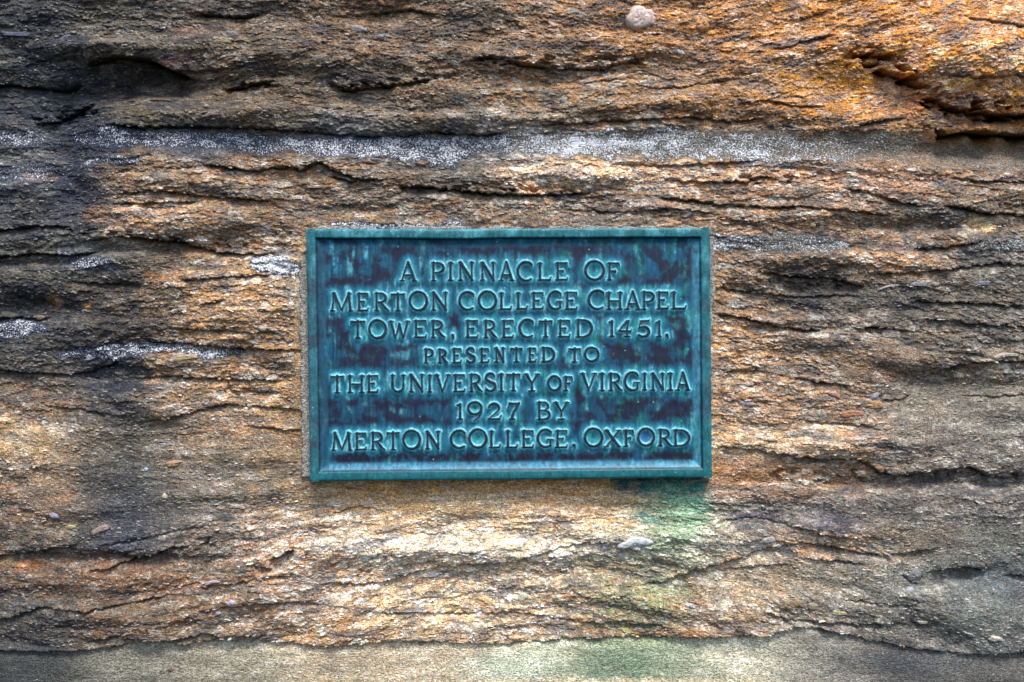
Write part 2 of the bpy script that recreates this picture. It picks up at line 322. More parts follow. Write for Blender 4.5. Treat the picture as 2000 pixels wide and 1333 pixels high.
# ledges: polyline of the overhanging lower edge (x, y), depth mm, hollow px below, lip px above
LEDGES = [
 ([(150,122),(185,116),(230,108),(290,116),(340,136),(378,152)],24,26,26),
 ([(-60,150),(40,155),(100,162),(150,150)],9,16,26),
 ([(30,232),(90,225),(150,200),(180,190)],10,16,20),
 ([(430,172),(470,166),(510,158),(548,156)],10,9,16),
 ([(190,236),(280,248),(400,246),(520,250),(600,256),(720,263),(800,262),(850,255),(910,257),(990,259)],8,8,34),
 ([(1020,242),(1100,240),(1180,235),(1270,233),(1350,228),(1420,236),(1480,231),(1512,222)],6,9,20),
 ([(1655,248),(1700,240),(1740,232),(1785,225)],6,6,14),
 ([(1828,246),(1856,260),(1900,252),(1960,256),(2080,256)],46,14,34),
 ([(1684,112),(1720,106),(1756,124)],17,11,18),
 ([(1698,142),(1725,134),(1750,146),(1780,156),(1802,172),(1806,194)],44,18,40),
 ([(1808,200),(1830,190),(1850,204),(1900,216),(1960,222),(2080,220)],34,12,40),
 ([(900,120),(960,111),(1025,122),(1100,129),(1170,131),(1230,119),(1268,113)],9,9,18),
 ([(640,172),(700,172),(760,168),(810,160),(856,148)],11,10,18),
 ([(360,24),(470,28),(530,16)],9,9,18),([(660,28),(740,22),(800,16),(860,24)],6,7,14),
 ([(1500,92),(1540,90),(1580,76),(1640,66)],7,7,20),
 ([(1240,165),(1300,172),(1380,160),(1450,152)],4,6,14),([(1420,205),(1500,196),(1560,208),(1640,202)],4,6,14),
 ([(1850,30),(1900,44),(2060,60)],5,6,20),([(1820,150),(1900,158),(2060,150)],5,6,20),([(1500,30),(1560,38),(1640,8)],4,6,20),
 ([(385,318),(430,324),(480,332),(560,324),(585,331),(618,314),(655,334),(705,352),(760,350)],12,8,16),
 ([(770,364),(850,366),(960,376),(1000,379),(1080,379),(1155,372)],13,7,18),
 ([(640,345),(700,356)],9,6,12),([(1180,318),(1300,322),(1420,318),(1500,312)],4,6,10),
 ([(220,376),(300,371),(380,379),(470,388),(540,392)],8,9,14),
 ([(200,396),(280,396),(400,392)],6,7,14),
 ([(1290,347),(1350,353),(1430,356),(1462,354),(1490,343),(1526,351)],9,6,14),
 ([(1280,382),(1400,398),(1500,405),(1560,403),(1660,412),(1760,420)],9,6,14),
 ([(1640,365),(1700,376),(1760,392),(1820,402)],7,6,12),([(1480,380),(1560,386),(1600,376)],6,6,12),
 ([(1840,398),(1920,412),(2080,420)],12,12,20),
 ([(1860,345),(1930,352),(2060,350)],6,7,16),([(1100,408),(1200,412),(1330,408),(1420,420)],4,6,10),
 ([(-60,500),(60,492),(130,497),(190,488)],10,10,20),([(-60,448),(60,436),(140,440)],9,10,20),
 ([(150,470),(230,460),(350,471),(430,492),(540,497)],10,8,18),
 ([(120,548),(200,552),(280,556)],6,7,16),([(345,547),(400,546),(470,540),(548,535)],7,5,14),
 ([(395,595),(420,592),(455,585)],8,5,12),([(-60,622),(20,618),(90,620)],8,8,14),
 ([(270,658),(300,668),(380,671),(470,681),(520,684),(610,682)],9,6,14),
 ([(-60,722),(60,730),(130,732),(210,712),(240,700)],7,8,18),([(240,738),(340,735),(420,741),(560,742)],5,6,14),
 ([(60,790),(160,800),(240,815)],4,7,16),([(280,826),(350,812),(400,797),(440,790),(520,795),(610,802)],7,7,14),
 ([(470,830),(540,838),(610,842)],4,6,12),([(340,640),(430,646),(560,650)],4,6,12),([(420,760),(560,768)],4,5,12),
 ([(-60,1100),(0,1092),(60,1082),(120,1072),(160,1056)],8,9,18),
 ([(160,1120),(200,1112),(240,1100),(290,1086),(330,1072),(352,1060)],12,11,18),
 ([(180,1068),(240,1060),(330,1040),(420,1024)],3,6,14),([(526,1092),(545,1085),(562,1079),(578,1072)],60,9,5),([(508,1108),(520,1105),(532,1111)],14,5,6),
 ([(380,1150),(460,1140),(540,1124),(600,1122)],5,6,14),([(620,1140),(700,1142),(760,1136),(800,1122),(850,1108),(930,1102),(1000,1096),(1080,1072),(1150,1058),(1230,1062)],6,7,14),
 ([(1205,1070),(1250,1074),(1300,1068),(1330,1060)],6,7,8),
 ([(160,1258),(220,1244),(280,1250),(345,1250),(400,1236),(435,1246),(520,1246)],9,8,14),
 ([(-60,1226),(0,1216),(70,1190),(160,1196),(260,1176),(340,1160)],7,8,16),([(380,1195),(480,1180),(600,1178),(700,1190)],4,6,14),
 ([(-60,1284),(60,1284),(200,1271),(290,1252),(350,1262),(440,1250),(540,1258),(640,1266),(760,1254),(900,1257),(1000,1261),(1100,1251),(1200,1247),(1400,1248),(1500,1243),(1560,1226),(1620,1232),(1700,1252),(1800,1272),(1900,1284),(2080,1282)],5,6,30),
 ([(1500,888),(1600,896),(1680,896),(1725,926),(1780,929),(1850,920),(1905,914),(1950,935),(2080,930)],11,10,20),
 ([(1395,872),(1440,874),(1500,882),(1560,890)],6,7,12),
 ([(1240,1148),(1300,1136),(1380,1110),(1450,1090),(1500,1072),(1560,1062),(1620,1066),(1680,1082),(1740,1088),(1850,1072)],9,8,18),
 ([(1380,1120),(1480,1108),(1560,1104)],4,6,12),([(1560,1092),(1640,1098),(1700,1106)],6,6,12),
 ([(1820,1124),(1850,1113),(1900,1112),(1945,1122)],18,9,14),([(1968,1130),(2080,1130)],9,7,12),([(1760,1122),(1790,1140),(1810,1142)],5,6,10),
 ([(1480,1190),(1540,1211),(1620,1218),(1700,1222),(1780,1218)],6,7,14),([(1600,1228),(1632,1240)],10,6,10),([(1640,1170),(1720,1180),(1800,1184)],4,6,12),
 ([(1392,611),(1450,620),(1530,638),(1620,646)],12,8,16),([(1660,640),(1720,640),(1790,646)],11,7,12),
 ([(1470,530),(1560,540),(1640,545),(1700,562)],10,8,16),([(1700,535),(1780,532),(1860,525),(1960,512),(2080,520)],7,7,14),
 ([(1480,571),(1560,578),(1690,576)],6,6,12),([(1390,560),(1440,566),(1500,574)],6,6,10),
 ([(1810,738),(1850,722),(1880,714),(1930,707),(2080,704)],10,10,14),([(1720,784),(1760,780),(1790,772)],7,8,12),
 ([(1780,486),(1840,483),(1930,470)],8,7,12),([(1540,732),(1600,746),(1690,758)],6,7,14),([(1780,588),(1900,592),(2060,598)],6,7,14),
 ([(1800,622),(1900,632),(2060,640)],5,7,14),([(1400,728),(1480,724),(1530,730)],4,6,12),([(1880,774),(1960,776),(2060,770)],4,6,12),
 ([(1400,1020),(1470,1010),(1560,1030),(1640,1050)],4,6,12),([(1560,820),(1640,826),(1720,836)],4,6,12),
 ([(620,1010),(700,990),(760,1000)],3,5,12),([(780,1040),(880,1044)],3,5,10),([(700,1195),(860,1200),(1010,1196),(1130,1218),(1300,1222)],4,6,14),
]
# smooth patches (fine even sand, few flakes): x, y, rx, ry, strength
SMOOTH = [(300,1310,700,38,.95),(1300,1310,800,38,.95),(1700,1320,300,30,.9),(900,965,330,42,.75),(60,870,90,40,.7),(400,900,180,90,.5),
 (230,960,200,90,.5),(700,282,560,22,.85),(1400,285,420,30,.85),(1800,290,260,36,.8),(1880,810,160,70,.6),(1700,700,90,30,.4),
 (1450,930,80,50,.5),(1500,1130,160,40,.45),(1900,1060,120,50,.6),(1620,1150,160,40,.4),(590,700,16,240,.8),(1280,960,110,40,.7),(1700,1000,160,30,.4),
 (150,280,60,100,.4),(1640,150,90,30,.4),(560,870,60,60,.4),(1930,1180,90,60,.6)]

# broad hollows (-) and swellings (+): x, y, rx, ry, mm
RELIEF = [(260,162,160,30,-15),(90,200,110,60,-11),(118,330,46,90,-13),(1640,165,120,44,-9),(1940,110,170,80,17),(1900,292,170,26,-9),(1560,568,200,16,-4.5),
 (1640,604,170,24,-5),(1800,440,160,16,-9),(1500,640,130,10,-4),(1880,762,150,32,-8),(1890,1132,80,18,-9),(1480,1010,90,20,-4),(220,484,220,12,-7),
 (60,600,90,20,-9),(60,512,110,12,-6),(200,735,80,26,-8),(250,1094,120,14,-8),(1780,948,220,16,-9),(450,590,150,64,8),(450,440,200,24,5),
 (300,352,120,18,6),(1100,345,220,22,6),(1550,420,180,18,4),(1560,504,160,16,6),(850,1072,300,24,6),(1500,1042,190,20,5),(1650,862,210,28,7),
 (560,1175,200,26,3),(480,224,200,20,7),(880,232,200,18,7),(1300,198,200,22,6),(700,120,200,26,5),(200,90,140,18,7),(1000,150,220,20,-4),(1750,700,120,22,5),
 (330,700,110,16,4),(60,860,120,40,5),(1250,90,160,26,5),(1440,1180,180,26,5),(1850,1200,160,40,5),(300,1200,200,22,5),(120,1140,120,24,5)]

# broken, pitted seams: polyline, half-width, depth mm
PITS = [([(1680,108),(1730,122),(1780,152),(1812,190),(1850,206),(1930,216),(2080,220)],14,44), ([(1600,120),(1690,118)],16,8), ([(440,172),(560,156)],10,12),
 ([(30,230),(180,200)],14,10), ([(1400,350),(1560,352)],8,12), ([(1480,545),(1700,560)],9,8), ([(780,368),(1160,376)],6,10), ([(500,1108),(580,1078)],8,14),
 ([(60,440),(540,490)],8,8), ([(1500,930),(2060,940)],14,7), ([(900,120),(1270,120)],9,8), ([(640,168),(860,156)],8,8), ([(200,1100),(420,1060)],10,8)]

def y0s(cy, cx): return cx < 420

def bed_coord(x, y):
    arch = 120 * np.exp(-((x - 1080) / 560.) ** 2) * sm(820, 1070, y) * (1 - sm(1250, 1650, y))
    right = -0.09 * np.clip(x - 1350, 0, 700) * sm(400, 600, y) * (1 - sm(720, 880, y))
    top = 0.20 * np.clip(x - 1350, 0, 700) * (1 - sm(-150, 400, y))
    lowr = -0.11 * np.clip(x - 1300, 0, 700) * sm(980, 1300, y)
    w = 14 * fbm(x / 260., y / 130., 11, 3)
    return y + arch + right + top + lowr + w

def seg_interp(poly, x):
    px = np.array([p[0] for p in poly], float)
    return [np.interp(x, px, np.array([p[k] for p in poly], float)) for k in range(1, len(poly[0]))]

def rock_field(x, y):
    """photo-pixel coordinates -> stand-out (mm), downward droop (mm), colour, lichen, roughness"""
    x = x.astype(np.float32); y = y.astype(np.float32)
    wx = x + 16 * fbm(x / 70., y / 40., 21, 3); wy = y + 9 * fbm(x / 60., y / 34., 31, 3)
    # smoothness
    smo = np.zeros_like(x)
    for cx, cy, rx, ry, s in SMOOTH:
        d = ((wx - cx) / rx) ** 2 + ((wy - cy) / ry) ** 2
        smo = np.maximum(smo, s * (1 - sm(0.6, 1.5, d)))
    ledge_y = seg_interp([l for l in [ [(a, b) for a, b in LEDGES[i][0]] for i in range(len(LEDGES)) ] if len(l) == 21][0], x)[0]
    lowblock = sm(-1, 4, y - ledge_y - 5 * fbm(x / 40., y / 40., 41, 3))
    smo = np.maximum(smo, lowblock * 0.93)
    rough = 1 - smo
    s = bed_coord(x, y)
    # macro form
    h = 7 * fbm(x / 420., y / 210., 51, 3) + 3.2
    e = np.clip((np.abs(x - 1000) - 650) / 350., 0, 3)
    h = h - 13 * e ** 1.6 * np.where(x < 1000, 1.3, 0.7)
    h = h - 8 * np.clip((y - 1240) / 120., 0, 3) * 0.5
    h = h + 12 * np.exp(-((x - 1950) / 190.) ** 2 - ((y - 120) / 110.) ** 2)
    h = h - 2.5 * np.exp(-(np.abs(y - 282) / 26.) ** 3) * sm(100, 180, x)
    h = h + 5 * np.exp(-((x - 480) / 160.) ** 2 - ((y - 590) / 80.) ** 2)
    h = h + 4 * np.exp(-((x - 850) / 330.) ** 2 - ((y - 1075) / 40.) ** 2)
    for cx, cy, rx, ry, a_ in RELIEF:
        h = h + 1.35 * a_ * np.exp(-((wx - cx) / rx) ** 2 - ((wy - cy) / ry) ** 2)
    h = h + 8.5 * fbm(x / 200., s / 66., 55, 2) * (0.3 + .7 * rough)
    # levelled around the plaque
    dx = np.maximum(np.maximum(600 - x, x - 1390), 0); dy = np.maximum(np.maximum(447 - y, y - 938), 0)
    near = np.exp(-(np.hypot(dx, dy) / 24.) ** 2)
    h = h * (1 - 0.8 * near) + 5.0 * near
    det = np.zeros_like(x)
    # beds: lens-shaped ledges at several thicknesses
    for T, A, L, sd in ((52, 3.2, 240, 61), (27, 2.7, 150, 71), (14, 1.9, 80, 81), (7.5, 1.0, 42, 91)):
        q = (s + T * 1.1 * fbm(x / (L * 1.3), y / (T * 3.), sd, 2)) / T
        b = np.floor(q); f = q - b
        amp = perlin(x / L + b * 7.31, b * 3.7 + 0.37, sd + 3)
        amp = np.clip(amp + 0.02, 0, 1.2) * (0.35 + 1.1 * sm(-.25, .35, fbm(x / 180., y / 70., sd + 4, 2)))
        prof = sm(0, 0.72, f) * (1 - sm(0.88, 1.0, f))
        det += A * amp * (prof - 0.3) * (rough ** 1.5 + 0.01) * 0.8
    # flakes
    cols = []
    for cw, ch, A, sd in ((30, 9.5, 1.5, 101), (14, 5.6, 1.25, 111), (7, 3.6, 0.9, 121)):
        X = (x + 6 * fbm(x / 24., y / 12., sd + 5, 2)) / cw; Y = (s + 4.5 * fbm(x / 24., y / 10., sd + 6, 2)) / ch
        d1, gap, ca, cb, ox, oy = cells(X, Y, sd)
        r1 = rnd(ca, cb, sd + 2); r2 = rnd(ca, cb, sd + 3)
        edge = sm(0, 0.18, gap)
        hh = (r1 - 0.45) * (0.6 + 0.4 * edge) + oy * (0.7 * r2) - 0.25 * (1 - edge)
        det += 0.8 * A * hh * (0.12 + 0.88 * rough) * (.55 + .9 * sm(-.3, .3, fbm(x / 150., y / 80., sd + 9, 2)))
        cols.append((r1, r2, edge))
    n1 = fbm(x / 9., s / 4.5, 131, 3)
    det += 0.9 * n1 * (0.25 + 0.75 * rough) + 0.45 * perlin(x / 4.2, y / 3.4, 135) * (0.35 + .65 * rough)
    det += 2.2 * fbm(x / 70., s / 34., 137, 3) * (0.25 + .75 * rough)
    det += 1.0 * (0.5 - np.abs(fbm(x / 50., s / 16., 141, 3))) * rough
    det *= (1 - 0.4 * near) * (1 - .32 * sm(700, 900, y) - .15 * sm(1450, 1650, x) * sm(500, 700, y))
    led = np.zeros_like(x)
    # hand-placed ledges and hollows
    for poly, D, below, above in LEDGES:
        xs = [p[0] for p in poly]; x0, x1 = xs[0], xs[-1]
        m = (x > x0 - 2) & (x < x1 + 2) & (y > min(p[1] for p in poly) - 130) & (y < max(p[1] for p in poly) + 130)
        if not m.any(): continue
        xm = x[m]; ym = y[m]
        yl = np.interp(xm, xs, [p[1] for p in poly]) + 2.6 * fbm(xm / 16., ym * 0 + D * 1.7, 151, 3) * (2 if D < 20 else 1)
        ta = min(40, (x1 - x0) * 0.3)
        t = sm(x0, x0 + ta, xm) * (1 - sm(x1 - ta, x1, xm)) if x1 < 2000 else sm(x0, x0 + ta, xm)
        if x0 < 0: t = 1 - sm(x1 - ta, x1, xm)
        t = t * (0.75 + 0.5 * perlin(xm / 30., ym * 0 + y.mean() + x0, 161))
        d = ym - yl
        lipw = above * 1.0
        up = np.exp(-np.clip(-d, 0, None) / lipw) * (d <= 0)
        dn = np.exp(-(np.clip(d - below * 0.3, 0, None) / (below * 1.5))) * (d > 0)
        edge = sm(-0.2, 1.8, d)
        slot = np.exp(-(np.clip(d, 0, None) / 3.6) ** 2) * (d > 0)
        led[m] += min(D, 13) * 0.5 * t * up * (1 - 0.55 * np.exp(np.clip(d, -99, 0) / 4.)) * (1 - edge) - D * (0.7 * dn + 0.65 * slot) * t * edge
    for poly, hw, dp in PITS:
        yl = np.interp(x, [p[0] for p in poly], [p[1] for p in poly])
        mk = np.exp(-((y - yl) / hw) ** 2) * sm(poly[0][0] - 14, poly[0][0] + 14, x) * (1 - sm(poly[-1][0] - 14, poly[-1][0] + 14, x))
        led = led - dp * mk * sm(.06, .26, fbm(x / 30., y / 15., 611, 3))
    h = h + det + led - 2.0 * lowblock
    # ---- colour
    ax = []; ay = []; ac = []
    for zy, row in ZONES.items():
        for zx, c in row: ax.append(zx); ay.append(zy); ac.append(lin(c))
    # normalised gaussian blend, evaluated on a coarse lattice and sampled with warped coordinates
    gx = np.arange(-400, 2401, 12.); gy = np.arange(-300, 1641, 8.)
    GX, GY = np.meshgrid(gx, gy)
    acc = np.zeros(GX.shape + (3,)); wt = np.full(GX.shape, 1e-9)
    for X0, Y0, c in zip(ax, ay, ac):
        w = np.exp(-((GX - X0) / 85.) ** 2 - ((GY - Y0) / 34.) ** 2) + 1e-5 / (1 + ((GX - X0) / 200.) ** 2 + ((GY - Y0) / 80.) ** 2) ** 2
        acc += w[..., None] * c; wt += w
    acc /= wt[..., None]
    def samp(px, py):
        fx = np.clip((px + 400) / 12., 0, len(gx) - 1.01); fy = np.clip((py + 300) / 8., 0, len(gy) - 1.01)
        i = fx.astype(int); j = fy.astype(int); u = (fx - i)[..., None]; v = (fy - j)[..., None]
        return (acc[j, i] * (1 - u) + acc[j, i + 1] * u) * (1 - v) + (acc[j + 1, i] * (1 - u) + acc[j + 1, i + 1] * u) * v
    big = fbm(x / 46., s / 13., 171, 4)
    col = samp(x + 30 * fbm(x / 60., y / 30., 181, 3) + 30 * (cols[0][0] - .5) * rough, y + 20 * fbm(x / 60., y / 24., 191, 3) + 10 * (cols[0][1] - .5) * rough)
    lb = sm(-7, 12, y - ledge_y - 7 * fbm(x / 40., y / 40., 41, 3))[..., None]
    st = 22 * fbm(x / 300., y / 14., 195, 3)
    col = col * (1 - lb) + samp(x + st * 2, np.full_like(y, 1316) + st * .4) * lb * (1 + 0.32 * fbm(x / 220., y / 7., 196, 3))[..., None] * np.array([1.13, 1.0, .84])
    for cx, cy, rx, ry, c, k in STAINS:
        m = (np.abs(x - cx) < rx * 2 + 60) & (np.abs(y - cy) < ry * 2 + 40)
        if not m.any(): continue
        d = ((wx[m] - cx) / rx) ** 2 + ((wy[m] - cy) / ry) ** 2 + 0.7 * fbm(x[m] / 22., y[m] / 12., 201, 3)
        kk = k * (.45 if sum(c) < 240 and y0s(cy, cx) else 1.0)
        w = (kk * (1 - sm(0.1, 1.6, d)) * (.55 + .9 * sm(-.3, .25, fbm(x[m] / 34., y[m] / 15., 203, 4))).clip(0, 1.1))[..., None].clip(0, 1)
        col[m] = col[m] * (1 - w) + lin(c) * w
    lum = col.mean(-1)
    # flake colours: cream shell, rust, dark grit
    dark_zone = sm(0.16, 0.04, lum)
    rz = .18 + .82 * sm(1.15, 2.1, col[..., 0] / (col[..., 2] + 1e-4)); wz = sm(3., 5., col[..., 0] / (col[..., 2] + 1e-4))
    gz = sm(0.9, 1.5, col[..., 1] / (col[..., 0] + 1e-4)) * 0.8   # copper-green zone keeps its hue
    for k, (r1, r2, edge) in enumerate(cols):
        amt = (0.9, 0.85, 0.7)[k] * (0.25 + 0.75 * rough) * (1 - 0.5 * dark_zone) * (1 - gz)
        val = 0.55 + 0.95 * r1
        col = col * (1 + amt * 0.62 * (val - 1))[..., None]
        ru = (rz * amt * 0.6 * sm(0.78, 0.86, r2))[..., None]
        tgt = np.stack([lum * 1.75 + .015, lum * 0.95, lum * 0.48], -1); col = col * (1 - ru) + tgt * ru
        cr = (amt * (.9 - .55 * wz) * sm(0.18, 0.10, r2) * sm(0.4, 0.7, r1))[..., None]
        tgt = np.stack([lum * 2.0 + .03] * 3, -1) * np.array([1.05, 1.0, 0.95]); col = col * (1 - cr) + tgt * cr
        gr = (amt * 0.6 * sm(0.52, 0.48, np.abs(r2 - 0.45) * 6))[..., None]
        tgt = np.stack([lum * .42, lum * 0.46, lum * 0.55], -1); col = col * (1 - gr * .8) + tgt * gr * .8
    col = col * (1 + 0.8 * big * (0.35 + 0.65 * rough))[..., None]
    gy_ = (sm(-.05, .3, fbm(x / 60., s / 30., 251, 4)) * .38 * (1 - wz * .8) * (1 - lowblock) * (1 - gz))[..., None]
    g_ = col.mean(-1, keepdims=True) * np.array([1.0, .97, .90]); col = col * (1 - gy_) + g_ * gy_
    # rust veins and dark crust following the beds
    ru = (sm(0.12, 0.42, fbm(x / 85., s / 16., 211, 4)) * (.32 - .17 * sm(650, 950, y)) * rz * (0.3 + 0.7 * rough) * (1 - gz) * (1 - lowblock))[..., None]
    tgt = np.stack([lum * 1.36, lum * 0.95, lum * 0.55], -1); col = col * (1 - ru) + tgt * ru
    dk = (sm(0.04, 0.34, fbm(x / 95., s / 24., 221, 5)) * 0.66 * (1 - smo * .7) * (1 - gz) * (1 - lowblock))[..., None]
    tgt = np.stack([lum * .30, lum * 0.32, lum * 0.38], -1); col = col * (1 - dk) + tgt * dk
    # lichen
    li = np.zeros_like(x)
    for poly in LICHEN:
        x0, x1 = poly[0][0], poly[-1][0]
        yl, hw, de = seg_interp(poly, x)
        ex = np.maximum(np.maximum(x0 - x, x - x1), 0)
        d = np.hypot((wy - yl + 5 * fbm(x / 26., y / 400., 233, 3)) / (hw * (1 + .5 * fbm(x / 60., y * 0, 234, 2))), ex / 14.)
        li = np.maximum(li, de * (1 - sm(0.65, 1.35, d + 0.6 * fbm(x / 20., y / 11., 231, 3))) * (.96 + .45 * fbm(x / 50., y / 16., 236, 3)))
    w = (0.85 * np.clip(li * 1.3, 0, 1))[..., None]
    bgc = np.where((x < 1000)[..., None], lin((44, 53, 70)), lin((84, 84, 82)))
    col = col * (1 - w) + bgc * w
    L_ = col.mean(-1, keepdims=True)
    warm = sm(2.6, 4.5, col[..., :1] / (col[..., 2:3] + .01))
    col = L_ + (col - L_) * (0.95 - .1 * lb + .12 * warm - .05 * (sm(650, 900, y) * (1 - .6 * warm[..., 0]))[..., None])
    col = np.clip(col * (1.36 - 0.10 * sm(0.02, 0.20, L_)) * (1 - .26 * warm) * np.array([1.0, .985, .91]), 0.006, 0.86)
    dkz = sm(.09, .02, col.mean(-1, keepdims=True)); col = col * (1 + dkz * np.array([-.14, -.02, .30]))
    droop = 0.42 * det + .16 * led
    return h, droop, col, li, rough

def nonuni(lo, hi, n, ext, k):
    core = np.linspace(lo, hi, n); st = core[1] - core[0]
    r = (ext / st / k); out = []; p = 0; d = st
    g = 1.0
    # geometric growth so that k steps cover ext
    a, b = 1.0001, 1.6
    for _ in range(60):
        g = (a + b) / 2
        if st * (g ** k - 1) / (g - 1) * g > ext: b = g
        else: a = g
    for i in range(k): d *= g; p += d; out.append(p)
    out = np.array(out)
    return np.concatenate([lo - out[::-1], core, hi + out])

xs = nonuni(-60, 2060, 1225, 650, 40)
ys = nonuni(-45, 1378, 822, 600, 40)
PX, PY = np.meshgrid(xs, ys)
H, DR, COL, LI, RO = rock_field(PX, PY)
fade_m = np.clip(np.maximum(np.abs(PX - 1000) - 1120, np.abs(PY - 666) - 780) / 500., 0, 1.4)
H = H * (1 - 0.5 * np.clip(fade_m, 0, 1)) - 160 * fade_m ** 2
RX = (PX - 1000) * KR; RZ = (666.5 - PY) * KR - DR * 0.001; RY = -H * 0.001
qc = (PX[:-1, :-1] > 625) & (PX[1:, 1:] < 1365) & (PY[:-1, :-1] > 475) & (PY[1:, 1:] < 912)
rock = grid_mesh('rock_face', RX, RY, RZ, ~qc, STONE, None, {'lichen': LI, 'rough': RO}, {'Col': COL})
rock['kind'] = 'structure'
rock['label'] = 'weathered layered sandstone face with shelly brown beds, black crust and lichen'

def rock_at(px, py):
    j = np.clip(np.searchsorted(ys, py) - 1, 0, len(ys) - 2); i = np.clip(np.searchsorted(xs, px) - 1, 0, len(xs) - 2)
    return RX[j, i], RY[j, i], RZ[j, i]

# ------------------------------------------------------------------ shell fragments in the rock
rng = np.random.RandomState(5)
def fragments(n):
    px = rng.uniform(-20, 2020, n * 2); py = rng.uniform(-20, 1350, n * 2)
    ji = np.clip(np.searchsorted(ys, py) - 1, 0, len(ys) - 2); ii = np.clip(np.searchsorted(xs, px) - 1, 0, len(xs) - 2)
    ok = (RO[ji, ii] > rng.uniform(0.05, 0.75, n * 2)) & (LI[ji, ii] < 0.3)
    ok &= ~((px > 575) & (px < 1410) & (py > 425) & (py < 960))
    px = px[ok][:n]; py = py[ok][:n]; ji = ji[ok][:n]; ii = ii[ok][:n]; m = len(px)
    e = 14.0
    slope = -(bed_coord(px + e, py) - bed_coord(px - e, py)) / (2 * e)
    a = np.arctan(-slope) * -1 + rng.normal(0, 0.2, m)
    a = np.arctan((bed_coord(px + e, py) - bed_coord(px - e, py)) / (2 * e)) + rng.normal(0, 0.2, m)
    L = rng.uniform(1.6, 5.5, m) * np.where(rng.rand(m) < .12, 1.7, 1); W = rng.uniform(0.9, 2.2, m)
    base = COL[ji, ii]; lu = base.mean(-1); r = rng.rand(m)[:, None]
    cr = base * .6 + np.array([1.05, 1.0, 0.92]) * (lu * .8 + rng.uniform(.01, .12, m))[:, None]
    ru = (base * .45 + .55 * np.array([1.45, .9, .5]) * (lu * 1.1 + .02)[:, None])
    c = np.where(r < .4, cr, np.where(r < .62, ru, base * rng.uniform(.4, 1.4, m)[:, None]))
    pr = rng.uniform(0.3, 1.5, m)
    ang0 = np.array([[0, 0], [1, 0], [.55, .8], [-.35, .9], [-1, .1], [-.5, -.8], [.5, -.75], [0, 0]])
    bend = rng.choice([-1, 1], m) * .06
    V = np.zeros((m, 8, 3)); C = np.zeros((m, 8, 3))
    for q, (u, v) in enumerate(ang0):
        jx = u * L * rng.uniform(.8, 1.2, m); jy = v * W * rng.uniform(.7, 1.25, m) + bend * u * u * L
        dep = pr if q == 0 else (pr * .6 if v < 0 else (-pr * 0.1 if q < 7 else -5.0 + 0 * pr))
        V[:, q, 0] = RX[ji, ii] + (jx * np.cos(a) - jy * np.sin(a)) * KR
        V[:, q, 2] = RZ[ji, ii] + (jx * np.sin(a) + jy * np.cos(a)) * KR
        V[:, q, 1] = RY[ji, ii] - dep * .001
        C[:, q] = c
    f = []
    for q in range(6):
        q2 = (q + 1) % 6
        f += [(0, 1 + q2, 1 + q), (1 + q, 1 + q2, 7)]
    F = (np.array(f)[None] + (np.arange(m) * 8)[:, None, None]).reshape(-1, 3)
    o = make_mesh('shell_fragments', V.reshape(-1, 3), F, SHELL, rock, None, {'Col': np.clip(C, .01, .8).reshape(-1, 3)}, smooth=False)
    o['kind'] = 'stuff'
fragments(17000)

def blob(name, px, py, L, W, ang, col, prot, kind='pebble'):
    """one embedded piece: a domed pebble or a ribbed shell, half sunk in the stone"""
    bx, by, bz = rock_at(px, py)
    nr, na = 6, 22; L *= 1.0; W *= 1.0; prot *= .6
    j_ = np.clip(np.searchsorted(ys, py), 0, len(ys) - 1); i_ = np.clip(np.searchsorted(xs, px), 0, len(xs) - 1)
    col = np.array(col) * .60 + COL[j_, i_] * .35
    V = [(0, 0, 0)]; C = []
    a = math.radians(ang); seed = px * 0.13 + py * 0.07
    pts = []
    def P(u, v, d):
        X = u * math.cos(a) - v * math.sin(a); Z = u * math.sin(a) + v * math.cos(a)
        return (bx + X * KR, by - d * .001, bz + Z * KR)
    V = [P(0, 0, prot)]; C = [np.array(col) * 1.0]
    for r in range(1, nr + 1):
        f = r / (nr - 1)
        for k in range(na):
            t = 2 * math.pi * k / na
            wob = 1 + 0.10 * math.sin(3 * t + seed) + 0.07 * math.sin(5 * t + seed * 2) + 0.04 * math.sin(9 * t + seed * 3)
            if kind == 'slab': wob *= 1.18 / max(abs(math.cos(t)), abs(math.sin(t)), .8) * .9
            ff = min(f, 1.05)
            u = L / 2 * wob * ff * math.cos(t); v = W / 2 * wob * ff * math.sin(t)
            if kind == 'curl': v += 0.28 * L * (0.25 - (u / L) ** 2)
            if kind == 'slab': d = prot * (1 - 0.12 * f ** 4) if f < 0.95 else prot * .55
            else: d = prot * math.sqrt(max(0, 1 - min(f, 1) ** 2))
            if kind == 'ribbed': d += 0.25 * math.sin(f * 16) * (f < .98)
            if f > 1.0: d = -5.0
            d += prot * .22 * math.sin(u * 1.7 + seed) * math.cos(v * 2.1 + seed) * (f < 1) + prot * .1 * math.sin(u * 4.1 - v * 3.3)
            V.append(P(u, v, d))
            sh = 0.82 + 0.18 * math.sin(f * 14 + seed) if kind in ('ribbed', 'curl') else 0.9 + 0.1 * math.sin(u * .9 + v * 1.3)
            C.append(np.array(col) * sh)
    F3 = [(0, 1 + (k + 1) % na, 1 + k) for k in range(na)]
    F = [(b_, c_, a_, a_) for a_, b_, c_ in F3]
    tri = [(0, 1 + k, 1 + (k + 1) % na) for k in range(na)]
    for r in range(nr - 1):
        for k in range(na):
            q0 = 1 + r * na + k; q1 = 1 + r * na + (k + 1) % na
            tri += [(q0, q0 + na, q1), (q1, q0 + na, q1 + na)]
    return make_mesh(name, V, tri, SHELL, rock, None, {'Col': np.clip(C, .01, .85)})

